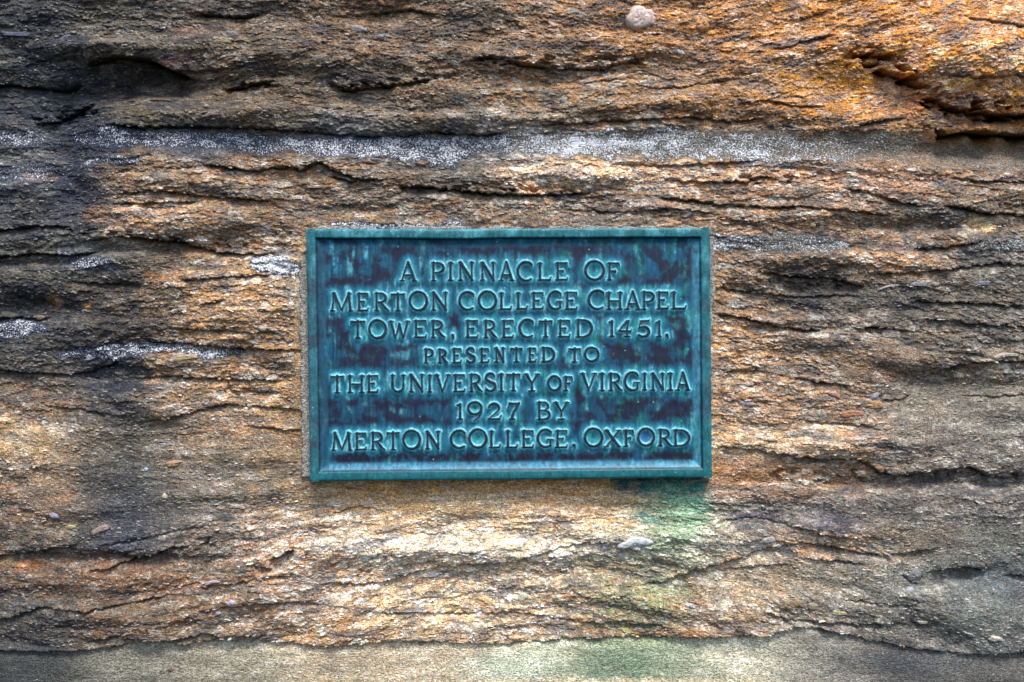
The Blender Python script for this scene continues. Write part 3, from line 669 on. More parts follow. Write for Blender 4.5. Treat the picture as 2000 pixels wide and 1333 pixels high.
PIECES = [
 ('shell',1254,36,62,46,0,(236,218,214),7,'ribbed','pale domed scallop-like shell standing out near the top edge'),
 ('shell',1241,1062,70,18,8,(225,232,240),3.5,'curl','white elongated shell in the cream bed below the plaque'),
 ('pebble',438,80,34,10,-6,(196,178,140),3.5,'slab','small cream finger-shaped pebble in dark crust'),
 ('pebble',453,66,26,14,-10,(120,118,118),3,'pebble',None),
 ('pebble',1745,655,34,16,-3,(190,178,164),5,'slab','pale square-ended pebble right of the plaque'),
 ('pebble',1372,48,34,30,20,(206,150,96),6,'pebble','rounded orange knob in the upper beds'),
 ('shell',1322,102,38,12,-12,(205,200,205),2.5,'curl',None),('shell',1093,74,20,12,0,(220,200,160),3,'pebble',None),
 ('shell',1215,148,20,12,10,(225,205,180),3,'pebble',None),('shell',700,58,34,14,-8,(160,160,165),2.5,'curl',None),
 ('shell',748,74,40,7,2,(150,165,170),2,'curl',None),('shell',22,58,60,7,-3,(110,115,140),2,'slab',None),
 ('shell',448,328,62,4,-1,(150,142,160),2,'slab','thin lilac shell edge in the crack above the plaque'),('shell',530,325,50,9,3,(200,185,205),3,'curl',None),
 ('shell',120,70,24,8,30,(130,145,165),2,'curl',None),
 ('shell',320,972,12,11,0,(245,235,205),3,'pebble','small bright cream pebble in grey sand'),('shell',282,919,9,8,0,(210,225,245),2,'pebble',None),
 ('pebble',192,1037,34,10,22,(185,160,150),3,'slab',None),('pebble',133,1034,18,10,8,(190,185,120),3,'pebble',None),
 ('shell',101,1012,18,12,-10,(170,180,215),2.5,'pebble',None),('pebble',338,908,34,14,12,(190,148,104),4,'pebble',None),
 ('pebble',260,1177,26,9,10,(190,135,110),3,'pebble',None),('shell',455,1176,18,10,10,(190,190,225),2.5,'pebble',None),
 ('shell',428,1198,12,8,0,(185,185,215),2,'pebble',None),('shell',415,1140,30,7,12,(205,195,215),2.5,'curl',None),
 ('pebble',1948,1250,28,12,-4,(215,205,185),4,'pebble','pale oval pebble in the bottom right corner'),
 ('pebble',1805,1217,26,9,-6,(215,208,190),3,'pebble',None),('pebble',1510,1217,18,8,-6,(220,214,205),3,'pebble',None),
 ('pebble',1418,1211,30,10,-6,(205,180,135),3,'curl',None),('pebble',1640,1198,26,7,-4,(205,195,150),2.5,'slab',None),
 ('pebble',1793,1128,30,24,30,(120,122,128),6,'pebble','grey rounded pebble socketed beside a dark hollow'),
 ('pebble',1590,1186,20,16,0,(165,155,130),3,'pebble',None),('pebble',1558,1180,16,18,0,(170,140,95),2.5,'pebble',None),
 ('pebble',1780,1155,18,12,0,(190,195,200),2.5,'pebble',None),
 ('shell',1635,775,32,10,-28,(200,150,130),3,'curl',None),('pebble',1672,760,28,16,-25,(205,165,135),4,'pebble',None),
 ('shell',1712,775,22,12,20,(190,190,215),2.5,'curl',None),('pebble',1665,808,38,10,4,(190,115,60),3.5,'slab','flat rust-orange flake right of the plaque'),
 ('pebble',1712,793,26,14,0,(190,145,90),3.5,'slab',None),('shell',1462,793,46,11,-12,(195,190,215),2.5,'curl',None),
 ('shell',1490,574,40,7,-4,(205,205,215),3,'curl',None),('shell',1750,562,60,5,8,(200,195,195),2.5,'curl',None),
 ('shell',1798,556,26,7,-3,(165,160,180),2.5,'slab',None),('shell',1965,700,66,10,10,(200,190,175),4,'curl',None),
 ('shell',1924,553,26,8,0,(140,150,165),2.5,'slab',None),('shell',1960,553,30,7,-14,(150,155,170),2.5,'curl',None),
 ('pebble',1590,437,11,14,20,(225,210,150),3,'pebble','small yellow pebble above the right corner of the plaque'),
 ('pebble',1377,333,8,13,15,(225,205,165),2.5,'pebble',None),('pebble',518,643,16,10,-10,(200,195,195),3,'pebble',None),
 ('pebble',365,700,40,10,8,(200,180,140),3,'slab',None),('pebble',170,700,22,9,15,(190,195,205),3,'slab',None),
 ('shell',1500,1057,34,14,8,(190,200,205),3,'curl',None),('pebble',1520,1193,8,7,0,(210,200,190),2,'pebble',None),
 ('shell',1022,1170,20,18,0,(205,210,190),2,'pebble',None),('shell',870,955,22,6,-14,(200,200,205),2,'curl',None),
 ('shell',715,985,22,7,8,(205,195,205),2,'slab',None),('shell',845,1128,20,8,0,(215,205,215),2,'slab',None),
 ('pebble',330,1313,10,8,0,(95,35,30),1.5,'pebble','tiny dark red spot on the smooth block at the bottom'),
 ('pebble',822,1263,16,8,0,(62,32,28),2,'pebble','small dark brown lump at the seam below the plaque'),
 ('pebble',505,695,16,9,0,(210,190,160),2.5,'pebble',None),('pebble',60,620,18,10,0,(150,130,110),2.5,'pebble',None),
]
for nm, x_, y_, L_, W_, a_, c_, p_, kd, lb_ in PIECES:
    o = blob(nm, x_, y_, L_, W_, a_, tuple(lin(c_)), p_, kd)
    if lb_: o['label'] = lb_

# ------------------------------------------------------------------ plaque
root = bpy.data.objects.new('bronze_plaque', None)
scene.collection.objects.link(root)
root.location = (0, 0, 0)
root['label'] = 'green-blue patinated rectangular bronze plaque with seven lines of raised capitals on layered rock'
root['category'] = 'plaque'

CORN = dict(tl=(597.5, 447.5), tr=(1387, 445.5), br=(1391, 933.5), bl=(605.5, 941))
def quad(u, v):
    a = [(1 - u) * (1 - v) * CORN['tl'][k] + u * (1 - v) * CORN['tr'][k] + u * v * CORN['br'][k] + (1 - u) * v * CORN['bl'][k] for k in (0, 1)]
    return a[0], a[1]

def W2(px, py, hh):      # plaque pixel + stand-out (mm) -> world
    return (px - 1000) * S, -hh * .001, (666.5 - py) * S

# --- glyphs: strokes in pixels inside a w x h box, y up
def arcpts(cx, cy, rx, ry, a0, a1, n=26):
    t = np.radians(np.linspace(a0, a1, n)); return list(zip(cx + rx * np.cos(t), cy + ry * np.sin(t)))
def curve(pts, r0, r1=None, mid=None):
    r1 = r0 if r1 is None else r1; n = len(pts) - 1; out = []
    for i in range(n):
        def rr(t):
            b = r0 + (r1 - r0) * t
            return b if mid is None else b + (mid - b) * math.sin(math.pi * t)
        out.append((*pts[i], *pts[i + 1], rr(i / n), rr((i + 1) / n)))
    return out
def stem(x, h, y0=0, y1=None, top='both', bot='both', r=2.15, x2=None, sl=4.2):
    y1 = h if y1 is None else y1; x2 = x if x2 is None else x2; my = (y0 + y1) / 2; mx = (x + x2) / 2
    o = [(x, y0, mx, my, r + .75, r), (mx, my, x2, y1, r, r + .75)]
    def sf(cx, cy, kind, d):
        l = sl if kind in ('both', 'left') else 0; g = sl if kind in ('both', 'right') else 0
        return [(cx - l, cy, cx + g, cy, 1.25, 1.25), (cx - l * .5, cy + d * .9, cx + g * .5, cy + d * .9, 1.5, 1.5)] if kind else []
    return o + sf(x, y0, bot, 1) + sf(x2, y1, top, -1)
def glyph(ch, w, h):
    q = 4.0
    if ch == 'A':
        return [(q * .9, 0, w * .46, h, 2.2, 1.6), (w - q * .9, 0, w * .5, h, 3.0, 2.1), (w * .26, h * .30, w * .74, h * .30, 1.6, 1.6),
                (0, 0, q * 1.8, 0, 1.35, 1.35), (w - q * 2, 0, w, 0, 1.35, 1.35)]
    if ch == 'B':
        return stem(q, h, sl=3.6) + curve([(q, h)] + arcpts(w * .48, h * .76, w * .38, h * .24, 90, -90) + [(q, h * .52)], 1.5, 1.5, 2.4) + \
               curve([(q, h * .52)] + arcpts(w * .5, h * .26, w * .48, h * .26, 90, -90) + [(q, 0)], 1.5, 1.6, 2.7)
    if ch == 'C':
        return curve(arcpts(w * .54, h * .5, w * .54, h * .5, 48, 308, 36), 2.4, 1.8, 2.7) + [(w * .92, h * .88, w * .93, h * .76, 2.1, 1.5)]
    if ch == 'D':
        return stem(q, h, sl=3.8) + curve([(q, h)] + arcpts(w * .40, h * .5, w * .6, h * .5, 90, -90, 30) + [(q, 0)], 1.5, 1.6, 3.0)
    if ch == 'E':
        return stem(q, h, sl=3.8) + [(q, h, w - 1.5, h, 1.7, 1.9), (w - 1.5, h, w - .5, h - 5, 1.6, 1.1), (q, h * .53, w * .62, h * .53, 1.4, 1.9),
                (w * .62, h * .60, w * .62, h * .44, 1.1, 1.2), (q, 0, w - 2, 0, 1.8, 2.0), (w - 2, 0, w, 5, 2.0, 1.2)]
    if ch == 'F':
        return stem(q, h, sl=3.8) + [(q, h, w - 1.5, h, 1.7, 1.9), (w - 1.5, h, w, h - 5, 1.8, 1.3), (q, h * .52, w * .66, h * .52, 1.4, 2.2),
                (w * .66, h * .60, w * .66, h * .42, 1.1, 1.3)]
    if ch == 'G':
        return curve(arcpts(w * .52, h * .5, w * .52, h * .5, 48, 312, 36), 2.3, 1.9, 2.7) + [(w * .86, h * .10, w * .86, h * .42, 2.2, 2.2), (w * .64, h * .44, w, h * .44, 1.3, 1.3), (w * .88, h * .88, w * .9, h * .78, 2.0, 1.5)]
    if ch == 'H':
        return stem(q, h) + stem(w - q, h) + [(q, h * .5, w - q, h * .5, 1.5, 1.5)]
    if ch == 'I':
        return stem(w / 2, h, sl=max(3.4, w / 2))
    if ch == 'L':
        return stem(q, h, sl=3.8) + [(q, 0, w - 2.5, 0, 1.8, 2.0), (w - 2.5, 0, w, 6, 2.2, 1.2)]
    if ch == 'M':
        return stem(q * .7, h, bot='both', top='left', x2=w * .16, r=1.9, sl=3.6) + stem(w - q * .8, h, bot='both', top='right', x2=w * .84, r=2.4, sl=3.6) + \
               [(w * .15, h, w * .5, h * .02, 3.1, 1.9), (w * .5, h * .02, w * .84, h, 1.7, 2.0)]
    if ch == 'N':
        return stem(q, h, top='left', bot='both', r=1.9, sl=3.6) + stem(w - q * .8, h, top='both', bot=None, r=1.9, sl=3.4) + [(q, h, w - q * .7, 1, 2.9, 2.6)]
    if ch == 'O':
        return curve(arcpts(w * .5, h * .5, w * .5, h * .5, 60, 240, 30), 2.0, 2.2, 2.7) + curve(arcpts(w * .5, h * .5, w * .5, h * .5, 240, 420, 30), 2.2, 2.0, 2.9)
    if ch == 'P':
        return stem(q, h, sl=3.6, top='left') + curve([(q, h)] + arcpts(w * .44, h * .72, w * .56, h * .28, 90, -90) + [(q, h * .44)], 1.5, 1.4, 2.7)
    if ch == 'R':
        return stem(q, h, sl=3.6, top='left') + curve([(q, h)] + arcpts(w * .40, h * .74, w * .38, h * .26, 90, -90) + [(q, h * .48)], 1.5, 1.4, 2.7) + \
               [(w * .44, h * .48, w * .76, h * .14, 2.2, 2.8), (w * .76, h * .14, w, 0, 2.7, 1.5)]
    if ch == 'S':
        return curve(arcpts(w * .5, h * .74, w * .46, h * .26, 30, 200, 16) + [(w * .5, h * .5)] + arcpts(w * .5, h * .26, w * .5, h * .26, 40, -150, 18), 2.0, 2.0, 3.0) + \
               [(w * .9, h * .92, w * .92, h * .76, 1.6, 1.2), (0, h * .06, 0, h * .24, 1.7, 1.2)]
    if ch == 'T':
        return stem(w / 2, h, top=None) + [(1.5, h - 1, w / 2, h - 1.4, 2.0, 1.5), (w / 2, h - 1.4, w - 1.5, h - .6, 1.5, 2.0), (2, h - 1, 0, h - 6.5, 1.6, 1.0), (w - 1.5, h - 1, w - 1, h - 6, 1.7, 1.1)]
    if ch == 'U':
        return stem(q, h, y0=h * .36, bot=None, sl=3.6, r=2.4) + stem(w - q, h, y0=h * .34, bot=None, sl=3.6, r=1.9) + curve(arcpts(w / 2, h * .36, w / 2 - q, h * .36, 180, 360), 2.6, 2.2, 2.4)
    if ch == 'V':
        return [(q, h, w * .52, 0, 3.0, 2.0), (w - q * .9, h, w * .5, 0, 2.1, 1.7), (0, h, q * 2, h, 1.3, 1.3), (w - q * 1.9, h, w, h, 1.3, 1.3)]
    if ch == 'W':
        return [(q, h, w * .30, 0, 2.7, 1.9), (w * .30, 0, w * .5, h * .86, 1.8, 1.8), (w * .5, h * .86, w * .68, 0, 2.5, 1.9), (w * .68, 0, w - q, h, 1.8, 2.1),
                (0, h, q * 2, h, 1.3, 1.3), (w - q * 2, h, w, h, 1.3, 1.3)]
    if ch == 'X':
        return [(q, h, w - q, 0, 3.0, 2.8), (w - q, h, q, 0, 2.0, 1.9), (0, h, q * 2, h, 1.2, 1.2), (w - q * 2, h, w, h, 1.2, 1.2), (0, 0, q * 2, 0, 1.2, 1.2), (w - q * 2, 0, w, 0, 1.2, 1.2)]
    if ch == 'Y':
        return [(w / 2, 0, w / 2, h * .45, 2.9, 2.2), (w / 2, h * .45, q, h, 2.2, 2.9), (w / 2, h * .45, w - q, h, 1.9, 2.2), (w / 2 - 5.5, 0, w / 2 + 5.5, 0, 1.4, 1.4),
                (0, h, q * 2, h, 1.3, 1.3), (w - q * 2, h, w, h, 1.3, 1.3)]
    if ch == '1':
        return stem(w * .62, h, top=None, sl=4.2) + [(w * .62, h, 1, h - 2.0, 2.0, 1.6)]
    if ch == '4':
        return [(w * .62, h, 0, h * .36, 2.2, 1.8), (0, h * .36, w * .92, h * .33, 1.9, 2.1), (w * .92, h * .33, w, h * .48, 1.8, 1.0), (w * .76, h, w * .60, h * .3, 2.5, 2.3),
                (w * .62, h * .3, w * .62, 0, 2.2, 2.6), (w * .44, 0, w * .86, 0, 1.4, 1.4), (w * .62, h, w * .8, h, 1.8, 1.6)]
    if ch == '5':
        return [(w * .20, h * .90, w * .92, h * .93, 2.0, 1.9), (w * .92, h * .93, w, h, 1.6, 1.0), (w * .20, h * .9, w * .06, h * .5, 1.8, 1.7)] + \
               curve([(w * .06, h * .52)] + arcpts(w * .42, h * .29, w * .52, h * .29, 95, -140, 24), 1.8, 1.9, 3.0)
    if ch == '9':
        return curve(arcpts(w * .5, h * .68, w * .5, h * .32, 0, 360, 40), 2.4, 2.4, 2.6) + curve(arcpts(w * .12, h * .60, w * .86, h * .60, 5, -68, 16), 2.7, 1.5)
    if ch == '2':
        return curve(arcpts(w * .42, h * .70, w * .40, h * .30, 165, -25, 22) + [(w * .08, h * .05)], 2.2, 1.5, 2.8) + [(0, 0, w * .84, 0, 1.9, 2.2), (w * .84, 0, w, h * .24, 2.1, 1.1)]
    if ch == '7':
        return [(w * .14, h * .93, w * .95, h * .93, 2.4, 2.2), (w * .12, h * .98, 0, h * .68, 1.8, 1.5), (w * .95, h * .93, w * .48, h * .42, 2.0, 2.4), (w * .48, h * .42, w * .34, 0, 2.5, 3.0), (w * .18, 0, w * .56, 0, 1.7, 1.7), (w * .92, h, w, h, 1.2, 1.2)]
    if ch == ',':
        return [(w * .45, h * .86, w * .5, h * .78, 2.9, 3.0), (w * .62, h * .72, w * .72, h * .4, 2.4, 1.9), (w * .72, h * .4, w * .30, 0, 1.9, .9)]
    return []

TEXT = [
 [('A',779.6,814.4,508.8,549),('P',840.8,867.2,510.8,548.4),('I',873.8,885.8,511,547.8),('N',893.6,926,510,548),('N',936.8,968,510.4,548),('A',973.4,1005.2,508.8,548.4),('C',1009.8,1042.8,509.4,549),('L',1049.4,1078.2,511.8,547.6),('E',1084.2,1110.6,511.2,547.2),('O',1142.4,1181.4,507.6,547.2),('F',1185.6,1212,511.8,547.2)],
 [('M',643.6,688.6,570.6,607.8),('E',695.2,719.8,571.2,607.4),('R',729.4,760,570.6,607.2),('T',761.2,791.8,571.8,607.2),('O',798.4,835,567.6,607.2),('N',841,874.6,568.8,606.6),('C',895.8,928.2,568.2,606),('O',933.6,970.2,567,606),('L',973.8,1000.8,570,604.8),('L',1006.8,1032,570,604.2),('E',1037.4,1063.2,570,604.2),('G',1069.8,1099.8,567,604.8),('E',1102.8,1129.2,569.2,604.6),('C',1149,1183.2,565,604.6),('H',1184.4,1217.4,569.2,604.6),('A',1221,1252.8,566.2,604.6),('P',1253.4,1279.2,568,604.6),('E',1282.8,1308,568.6,603.4),('L',1311.6,1342.8,568.6,603.4)],
 [('T',682,713.8,625,661),('O',719.2,754.6,623.2,661.6),('W',757.6,801.4,625.6,661),('E',806.8,833.8,624.4,659.8),('R',840.4,869.8,624.4,659.8),(',',879.4,888.4,650.8,666.4),('E',908,935,624.4,659.8),('R',943.4,971.6,624.4,660.4),('E',978.8,1004.6,624.4,659.8),('C',1013.6,1044.8,622,659.8),('T',1051.4,1080.8,624.4,659),('E',1089.2,1115.6,624.2,658.8),('D',1124.2,1157.8,622.6,659.2),('1',1188.4,1201,625.6,658),('4',1208.2,1235.8,625,658),('5',1246.6,1271.2,622,658.6),('1',1280.8,1294,625.6,658),(',',1298.8,1309,650.8,665.2)],
 [('P',826.2,846,680,710),('R',853.2,875.4,680.6,710),('E',881.4,902.4,679.4,709.4),('S',910.2,928.2,677.6,709.4),('E',935.4,956.4,679.4,708.8),('N',964.2,987.6,677.6,708.4),('T',995.4,1022.4,678.2,708.2),('E',1029.8,1049,678.8,707.6),('D',1056.8,1083.8,677,707.6),('T',1109,1136.6,678.8,708.2),('O',1141.4,1170.8,677,707)],
 [('T',643,672.4,733,768.4),('H',677.2,711.4,732.4,767.8),('E',714.4,739,732.4,767.2),('U',760.6,793,731.2,766.6),('N',797.2,828.4,730,766.6),('I',833.8,844,731.2,766.6),('V',847,880.4,730.6,767.2),('E',884,909.2,730.6,766),('R',915.2,942.8,729.4,766),('S',947,968.6,727.6,765.4),('I',973.4,984.8,728.8,765.4),('T',987.8,1017.8,728.8,764.4),('Y',1022.6,1055.6,728.8,764.8),('O',1069.8,1096.8,733,763.8),('F',1099.8,1120,734.5,763.8),('V',1132.8,1167.3,727.8,763.8),('I',1170.3,1183,727.8,764.2),('R',1188.3,1216.8,727.8,763.8),('G',1219.8,1251.3,725.5,763.8),('I',1255,1264.8,727.8,763),('N',1270.8,1300,727.8,763),('I',1304.5,1316.5,727.5,763),('A',1320,1350.3,724.8,763)],
 [('1',890.2,904,788.2,820),('9',912.4,941.8,784,824.2),('2',952.6,980.8,787,820),('7',991,1016.2,784.6,820),('B',1048,1075.6,784,820.6),('Y',1080.4,1113.4,784.6,820)],
 [('M',646,687.4,844.4,881),('E',691,716.2,845,879.8),('R',722.2,752.2,843.8,879.8),('T',752.8,781.6,843.2,879.8),('O',785.8,821.2,839.6,878.6),('N',829,860.2,841.4,878.6),('C',879.2,911.6,839.6,876.8),('O',915.2,951.2,837.2,876.2),('L',954.2,978.8,840.8,875.6),('L',986.6,1012.4,840.2,875.6),('E',1017.8,1043.6,840.2,875.6),('G',1049,1081.4,837.8,875),('E',1083.8,1110,840,875.3),(',',1117.5,1126.5,866.3,880.5),('O',1141.5,1178.3,835.5,873.8),('X',1179.8,1215,839.3,873.8),('F',1218,1239.8,839.3,873),('O',1245.8,1279.5,835.5,872.3),('R',1285.5,1314,837.8,872.3),('D',1314.8,1348.5,838.5,872.3)],
]
def glyph_sdf(ch, x0, x1, yt, yb, X, Y, bold=0.0):
    r = 1.6; w = (x1 - x0) - 2 * r; h = (yb - yt) - 2 * r
    d = np.full(X.shape, 99., np.float32)
    lx = X - (x0 + r); ly = (yb - r) - Y
    for (ax, ay, bx, by, ra, rb) in glyph(ch, w, h):
        vx, vy = bx - ax, by - ay; L2 = vx * vx + vy * vy + 1e-6
        t = np.clip(((lx - ax) * vx + (ly - ay) * vy) / L2, 0, 1)
        d = np.minimum(d, np.hypot(lx - ax - t * vx, ly - ay - t * vy) - (ra + (rb - ra) * t) * 1.12 - bold)
    return d

# --- panel and frame fields
HR, HP = FRONT * 1000, FRONT * 1000 - 5.6          # rim and panel stand-out, mm
nu, nv = 430, 270
U, V_ = np.meshgrid(np.linspace(0, 1, nu), np.linspace(0, 1, nv))
# crowd samples towards the frame so the mouldings are crisp
def crowd(t): return t - 0.055 * np.sin(2 * np.pi * t) / (2 * np.pi) * 6 * 0.9
U = crowd(U); V_ = crowd(V_)
QX, QY = quad(U, V_)
wpx, hpx = 787., 491.
wob = 0.9 * fbm(QX / 60., QY / 60., 301, 3)
dl = U * wpx; dr = (1 - U) * wpx; dt = V_ * hpx; db = (1 - V_) * hpx
wt_ = 1.8 * np.exp(-((QX - 880) / 90.) ** 2)            # the top moulding sags a little left of centre
def prof(d, nar=1.0):
    """moulding: rounded rim, sharp step, hollow cove down to the panel (d in px from the outer edge)"""
    r = HR - 1.4 * np.exp(-np.clip(d, 0, None) / 1.3) + 0.35 * np.sin(np.clip(d / 17., 0, 1) * np.pi)
    step = sm(16.5, 19.5, d)
    cove = np.clip((d - 19.5) / (15.5 * nar), 0, 1)
    low = HR - 1.9 - (HR - 1.9 - HP) * (1 - (1 - cove) ** 1.9)
    return r * (1 - step) + low * step
dmin = np.minimum(np.minimum(dl, dr), np.minimum(dt - wt_, db))
PH = np.maximum(np.maximum(prof(dl + wob), prof(dr + wob)), np.maximum(prof(dt + wob - wt_, .7), prof(db + wob, 1.0)))
# text distance field on the panel
TD = np.full(QX.shape, 99., np.float32)
for row in TEXT:
    for ch, x0, x1, yt, yb in row:
        m = (QX > x0 - 45) & (QX < x1 + 45) & (QY > yt - 45) & (QY < yb + 45)
        TD[m] = np.minimum(TD[m], glyph_sdf(ch, x0, x1, yt, yb, QX[m], QY[m]))
halo = 1 - sm(1.5, 10, TD + 3 * fbm(QX / 14., QY / 14., 311, 3))
PH = PH + 0.40 * halo * (dmin > 30) + 0.22 * fbm(QX / 70., QY / 50., 321, 3) * sm(26, 40, dmin)
PH = PH + 0.10 * fbm(QX / 9., QY / 9., 331, 2)
ring = np.zeros_like(PH); core_ = np.zeros_like(PH)
k = 0
for row in TEXT:
    for ch, x0, x1, yt, yb in row:
        if ch in 'OC9':
            k += 1
            cx, cy = (x0 + x1) / 2, (yt + yb) / 2 - (6 if ch == '9' else 1)
            rr = np.hypot((QX - cx) / ((x1 - x0) / 2 - 4), (QY - cy) / ((yb - yt) / 2 - 4) * (1.6 if ch == '9' else 1))
            kk = (0.5 + 0.5 * ((k * 37 % 10) / 10.)) * (0.5 if ch == 'C' else 1)
            ring = np.maximum(ring, (1 - sm(.75, 1.0, rr)) * kk); core_ = np.maximum(core_, (1 - sm(.12, .42, rr)) * kk)
            PH = PH + 0.28 * np.exp(-((rr - .62) / .12) ** 2) * kk - 0.45 * np.exp(-(rr / .28) ** 2) * kk
# patina colours
n_s = fbm(QX / 16., QY / 60., 341, 4); n_b = fbm(QX / 44., QY / 34., 351, 4); n_f = fbm(QX / 8., QY / 11., 361, 4, .7); n_g = fbm(QX / 30., QY / 40., 371, 3)
mid = lin((30, 96, 126)); light = lin((108, 194, 212)); pale = lin((176, 226, 232)); darkc = lin((28, 32, 54)); green = lin((30, 134, 118)); blue = lin((24, 82, 120)); navy = lin((14, 44, 70))
def mix(a, b, w): w = np.clip(w, 0, 1)[..., None]; return a * (1 - w) + b * w
pc = np.ones(QX.shape + (3,)) * mid * .8
pc = mix(pc, blue, sm(.0, .45, n_g) * .7)
pc = mix(pc, green, sm(.05, .4, -n_g + .25 * n_s + (QX - 1150) / 1500.) * .55)
pc = mix(pc, light, sm(.12, .5, n_s + .35 * n_f) * .6)
pc = pc * .9; vst = fbm(QX / 7., QY / 90., 366, 3); pc = pc * (1 + .85 * vst * sm(24, 40, dmin))[..., None] * (1 + .35 * n_f)[..., None]
pc = np.clip(pc, .004, 1)
n_b = n_b + .25 * n_f + .12 * fbm(QX / 6., QY / 70., 365, 3) + .22 * fbm(QX / 11., QY / 50., 364, 3)
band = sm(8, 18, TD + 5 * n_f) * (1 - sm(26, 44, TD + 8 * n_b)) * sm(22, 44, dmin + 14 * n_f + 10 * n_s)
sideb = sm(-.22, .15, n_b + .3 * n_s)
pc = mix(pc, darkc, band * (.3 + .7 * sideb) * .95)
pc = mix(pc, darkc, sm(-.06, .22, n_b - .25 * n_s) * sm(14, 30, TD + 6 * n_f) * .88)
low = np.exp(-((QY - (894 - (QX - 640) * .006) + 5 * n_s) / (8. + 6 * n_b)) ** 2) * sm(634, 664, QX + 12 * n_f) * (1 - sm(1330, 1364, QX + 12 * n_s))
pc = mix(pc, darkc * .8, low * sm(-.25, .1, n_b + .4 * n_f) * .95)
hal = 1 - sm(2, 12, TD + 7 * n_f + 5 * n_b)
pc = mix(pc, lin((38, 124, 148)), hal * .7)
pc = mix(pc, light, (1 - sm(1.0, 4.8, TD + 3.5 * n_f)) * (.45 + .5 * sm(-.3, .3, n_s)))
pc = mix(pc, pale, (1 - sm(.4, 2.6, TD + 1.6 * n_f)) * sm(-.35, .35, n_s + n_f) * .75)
pc = mix(pc, lin((64, 176, 168)), ring * (.5 + .8 * n_f) * .7)
pc = mix(pc, lin((20, 70, 120)), core_ * .8)
bo = (1 - sm(.5, .85, np.hypot((QX - 1262.6) / 15., (QY - 854) / 16.)))      # the blue-filled O of OXFORD
pc = mix(pc, lin((50, 100, 160)), bo * .8)
# frame tones
fr = 1 - sm(17, 20, dmin)
fcol = np.ones(QX.shape + (3,)) * lin((40, 112, 124))
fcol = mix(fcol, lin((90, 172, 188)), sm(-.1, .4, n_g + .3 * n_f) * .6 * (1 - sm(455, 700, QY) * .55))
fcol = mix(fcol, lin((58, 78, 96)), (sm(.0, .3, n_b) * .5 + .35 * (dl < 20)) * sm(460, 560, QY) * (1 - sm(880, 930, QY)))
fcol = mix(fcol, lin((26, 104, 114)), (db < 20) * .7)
fcol = fcol * (1 + .45 * n_f + .3 * fbm(QX / 5., QY / 5., 368, 2))[..., None] * .82
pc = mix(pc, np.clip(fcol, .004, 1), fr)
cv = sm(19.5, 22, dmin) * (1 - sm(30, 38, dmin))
pc = mix(pc, lin((84, 160, 190)), cv * (.12 + .35 * (db < 42) + .3 * (dr < 42)) * (1 + 1.2 * n_f))  # cove lightened most at bottom and right, light painted into the colour
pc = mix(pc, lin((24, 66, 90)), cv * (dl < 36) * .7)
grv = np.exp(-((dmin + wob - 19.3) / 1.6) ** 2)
pc = mix(pc, navy * .6, grv * .85)  # shade of the moulding step painted in as a dark line
for rx_, ry_, rs in ((1199, 692, 3), (1200, 695, 2), (911, 856, 3.5), (914, 860, 2.5), (701, 496, 2.5), (700, 499, 2), (1366, 454, 1.6), (905, 853, 2)):
    pc = mix(pc, lin((92, 66, 44)), np.exp(-((QX - rx_) ** 2 + (QY - ry_) ** 2) / rs ** 2) * .85)
X3, Y3, Z3 = W2(QX, QY, PH)
cellmin = dmin[:-1, :-1]
isframe = cellmin < 34
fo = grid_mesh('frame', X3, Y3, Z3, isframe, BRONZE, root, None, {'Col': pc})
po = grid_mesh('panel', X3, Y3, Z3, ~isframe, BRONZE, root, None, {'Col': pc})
# the plaque's edge: its thickness back into the rock, and a closed back
edge_uv = [(u, 0) for u in np.linspace(0, 1, 180)] + [(1, v) for v in np.linspace(0, 1, 110)][1:] + [(u, 1) for u in np.linspace(1, 0, 180)][1:] + [(0, v) for v in np.linspace(1, 0, 110)][1:-1]
ev = []; ec = []
for u, v in edge_uv:
    qx, qy = quad(u, v)
    for hh, out in ((HR - 1.38, 0.0), (HR - 2.6, .45), (HR - 9, .9), (1.5, .9)):
        cx, cy = (qx - 997), (qy - 692)
        ox = .0 if 0 < u < 1 else (1 if u == 1 else -1); oy = .0 if 0 < v < 1 else (1 if v == 1 else -1)
        ev.append(W2(qx + ox * out, qy + oy * out, hh)); ec.append(lin((30, 84, 100)) if hh > 5 else lin((28, 60, 66)))
n = len(edge_uv); ef = []
for i in range(n):
    j = (i + 1) % n
    for t in range(3): ef.append((i * 4 + t, i * 4 + t + 1, j * 4 + t + 1, j * 4 + t))
make_mesh('rim_edge', ev, ef, BRONZE, root, None, {'Col': np.array(ec)})

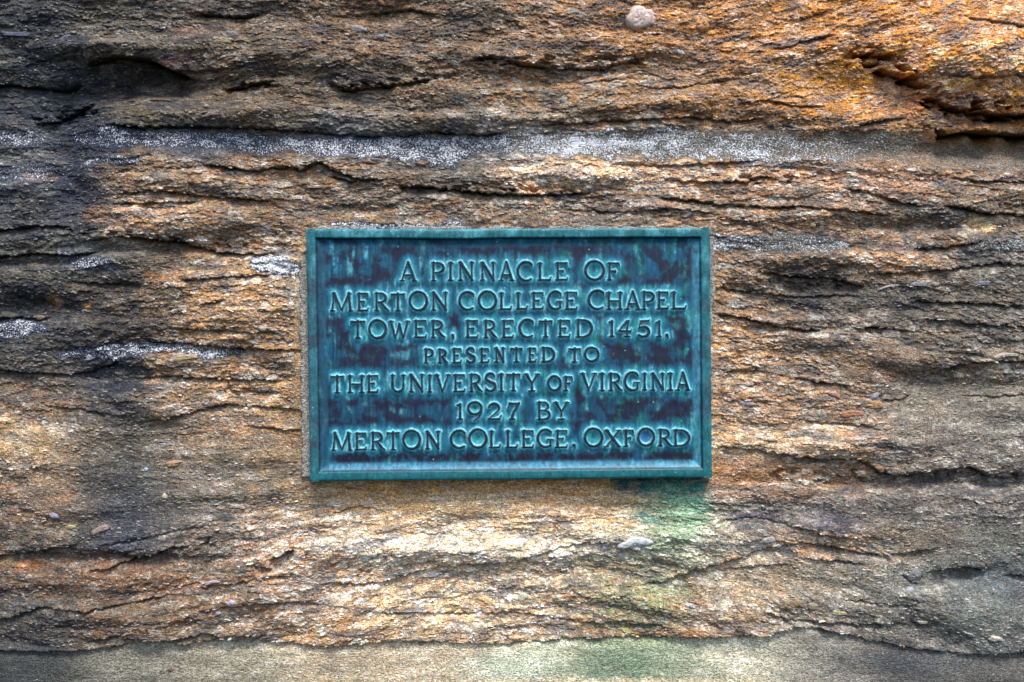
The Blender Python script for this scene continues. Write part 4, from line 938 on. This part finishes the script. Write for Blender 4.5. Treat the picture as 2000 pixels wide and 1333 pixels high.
# --- letters, each its own raised mesh
def letter(ch, x0, x1, yt, yb):
    st = 0.88
    gx = np.arange(x0 - 3, x1 + 3 + st, st); gy = np.arange(yt - 3, yb + 3 + st, st)
    X, Y = np.meshgrid(gx, gy)
    X = X.astype(np.float32); Y = Y.astype(np.float32)
    wx = X + .45 * fbm(X / 8., Y / 8., 401, 2); wy = Y + .45 * fbm(X / 8., Y / 8., 402, 2)
    d = glyph_sdf(ch, x0, x1, yt, yb, wx, wy)
    t = np.clip((0.9 - d) / 2.5, 0, 1)
    hh = HP + 0.05 + 3.7 * np.sin(t * np.pi / 2) ** 0.9 - 1.0 * sm(.6, 1.8, d) + .08 * fbm(X / 3., Y / 3., 403, 2)
    keep = (d[:-1, :-1] < 1.5) | (d[1:, 1:] < 1.5) | (d[:-1, 1:] < 1.5) | (d[1:, :-1] < 1.5)
    nn = fbm(X / 5., Y / 5., 404, 2)
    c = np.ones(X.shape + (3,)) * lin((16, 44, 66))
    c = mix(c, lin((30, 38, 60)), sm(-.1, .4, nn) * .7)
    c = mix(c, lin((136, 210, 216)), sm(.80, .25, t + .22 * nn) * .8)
    a, b, z = W2(X, Y, hh)
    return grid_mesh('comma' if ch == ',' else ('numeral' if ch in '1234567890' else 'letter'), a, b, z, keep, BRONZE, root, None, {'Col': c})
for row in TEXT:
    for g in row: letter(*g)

# ------------------------------------------------------------------ mortar squeezed out round the plaque
mx, my = np.meshgrid(np.arange(560, 1420, 1.9), np.arange(420, 960, 1.9))
mx = mx.astype(np.float32); my = my.astype(np.float32)
lft = 583 + (my - 447) * .012 - 7 * fbm(mx * 0 + 1.3, my / 22., 501, 3) - 5 * fbm(mx / 9., my / 9., 502, 3)
lft = lft + 30 * (1 - sm(470, 520, my))
ml = sm(-2, 2, mx - lft) * (1 - sm(620, 622, mx)) * sm(455, 465, my) * (1 - sm(930, 938, my))
top_y = 441 + 7 * fbm(mx / 30., my * 0, 503, 3) + 14 * sm(.1, .35, -fbm(mx / 90., my * 0 + 3., 504, 2)) 
mt = sm(-1, 1, my - top_y) * (1 - sm(458, 460, my)) * sm(600, 610, mx) * (1 - sm(1370, 1380, mx))
rgt = 1396 + 8 * fbm(mx * 0 + 5.3, my / 26., 505, 3) - 6 * sm(560, 700, my)
mr = sm(2, -2, mx - rgt) * sm(1375, 1377, mx) * sm(458, 466, my) * (1 - sm(880, 930, my))
mk = np.maximum(np.maximum(ml, mt), mr)
hh = 8.6 + 1.0 * fbm(mx / 16., my / 16., 506, 3) + .5 * fbm(mx / 5., my / 5., 507, 2) - 5 * (1 - sm(.2, .8, mk))
keep = (mk[:-1, :-1] > .1) & (mk[1:, 1:] > .1)
mc = np.ones(mx.shape + (3,)) * lin((150, 148, 142)) * (1 + .35 * fbm(mx / 20., my / 14., 508, 3))[..., None]
a, b, z = (mx - 1000) * KR * .996, -hh * .001, (666.5 - my) * KR * .996
mo = grid_mesh('mortar', a, b, z, keep, STONE, rock, {'lichen': np.where(mk > 0, .25, 0.), 'rough': mk * 0 + .3}, {'Col': mc})
mo['label'] = 'grey mortar squeezed out along the edges of the plaque'
import sys
print('tris', sum(len(m.polygons) * (2 if len(m.polygons) and len(m.polygons[0].vertices) == 4 else 1) for m in bpy.data.meshes))
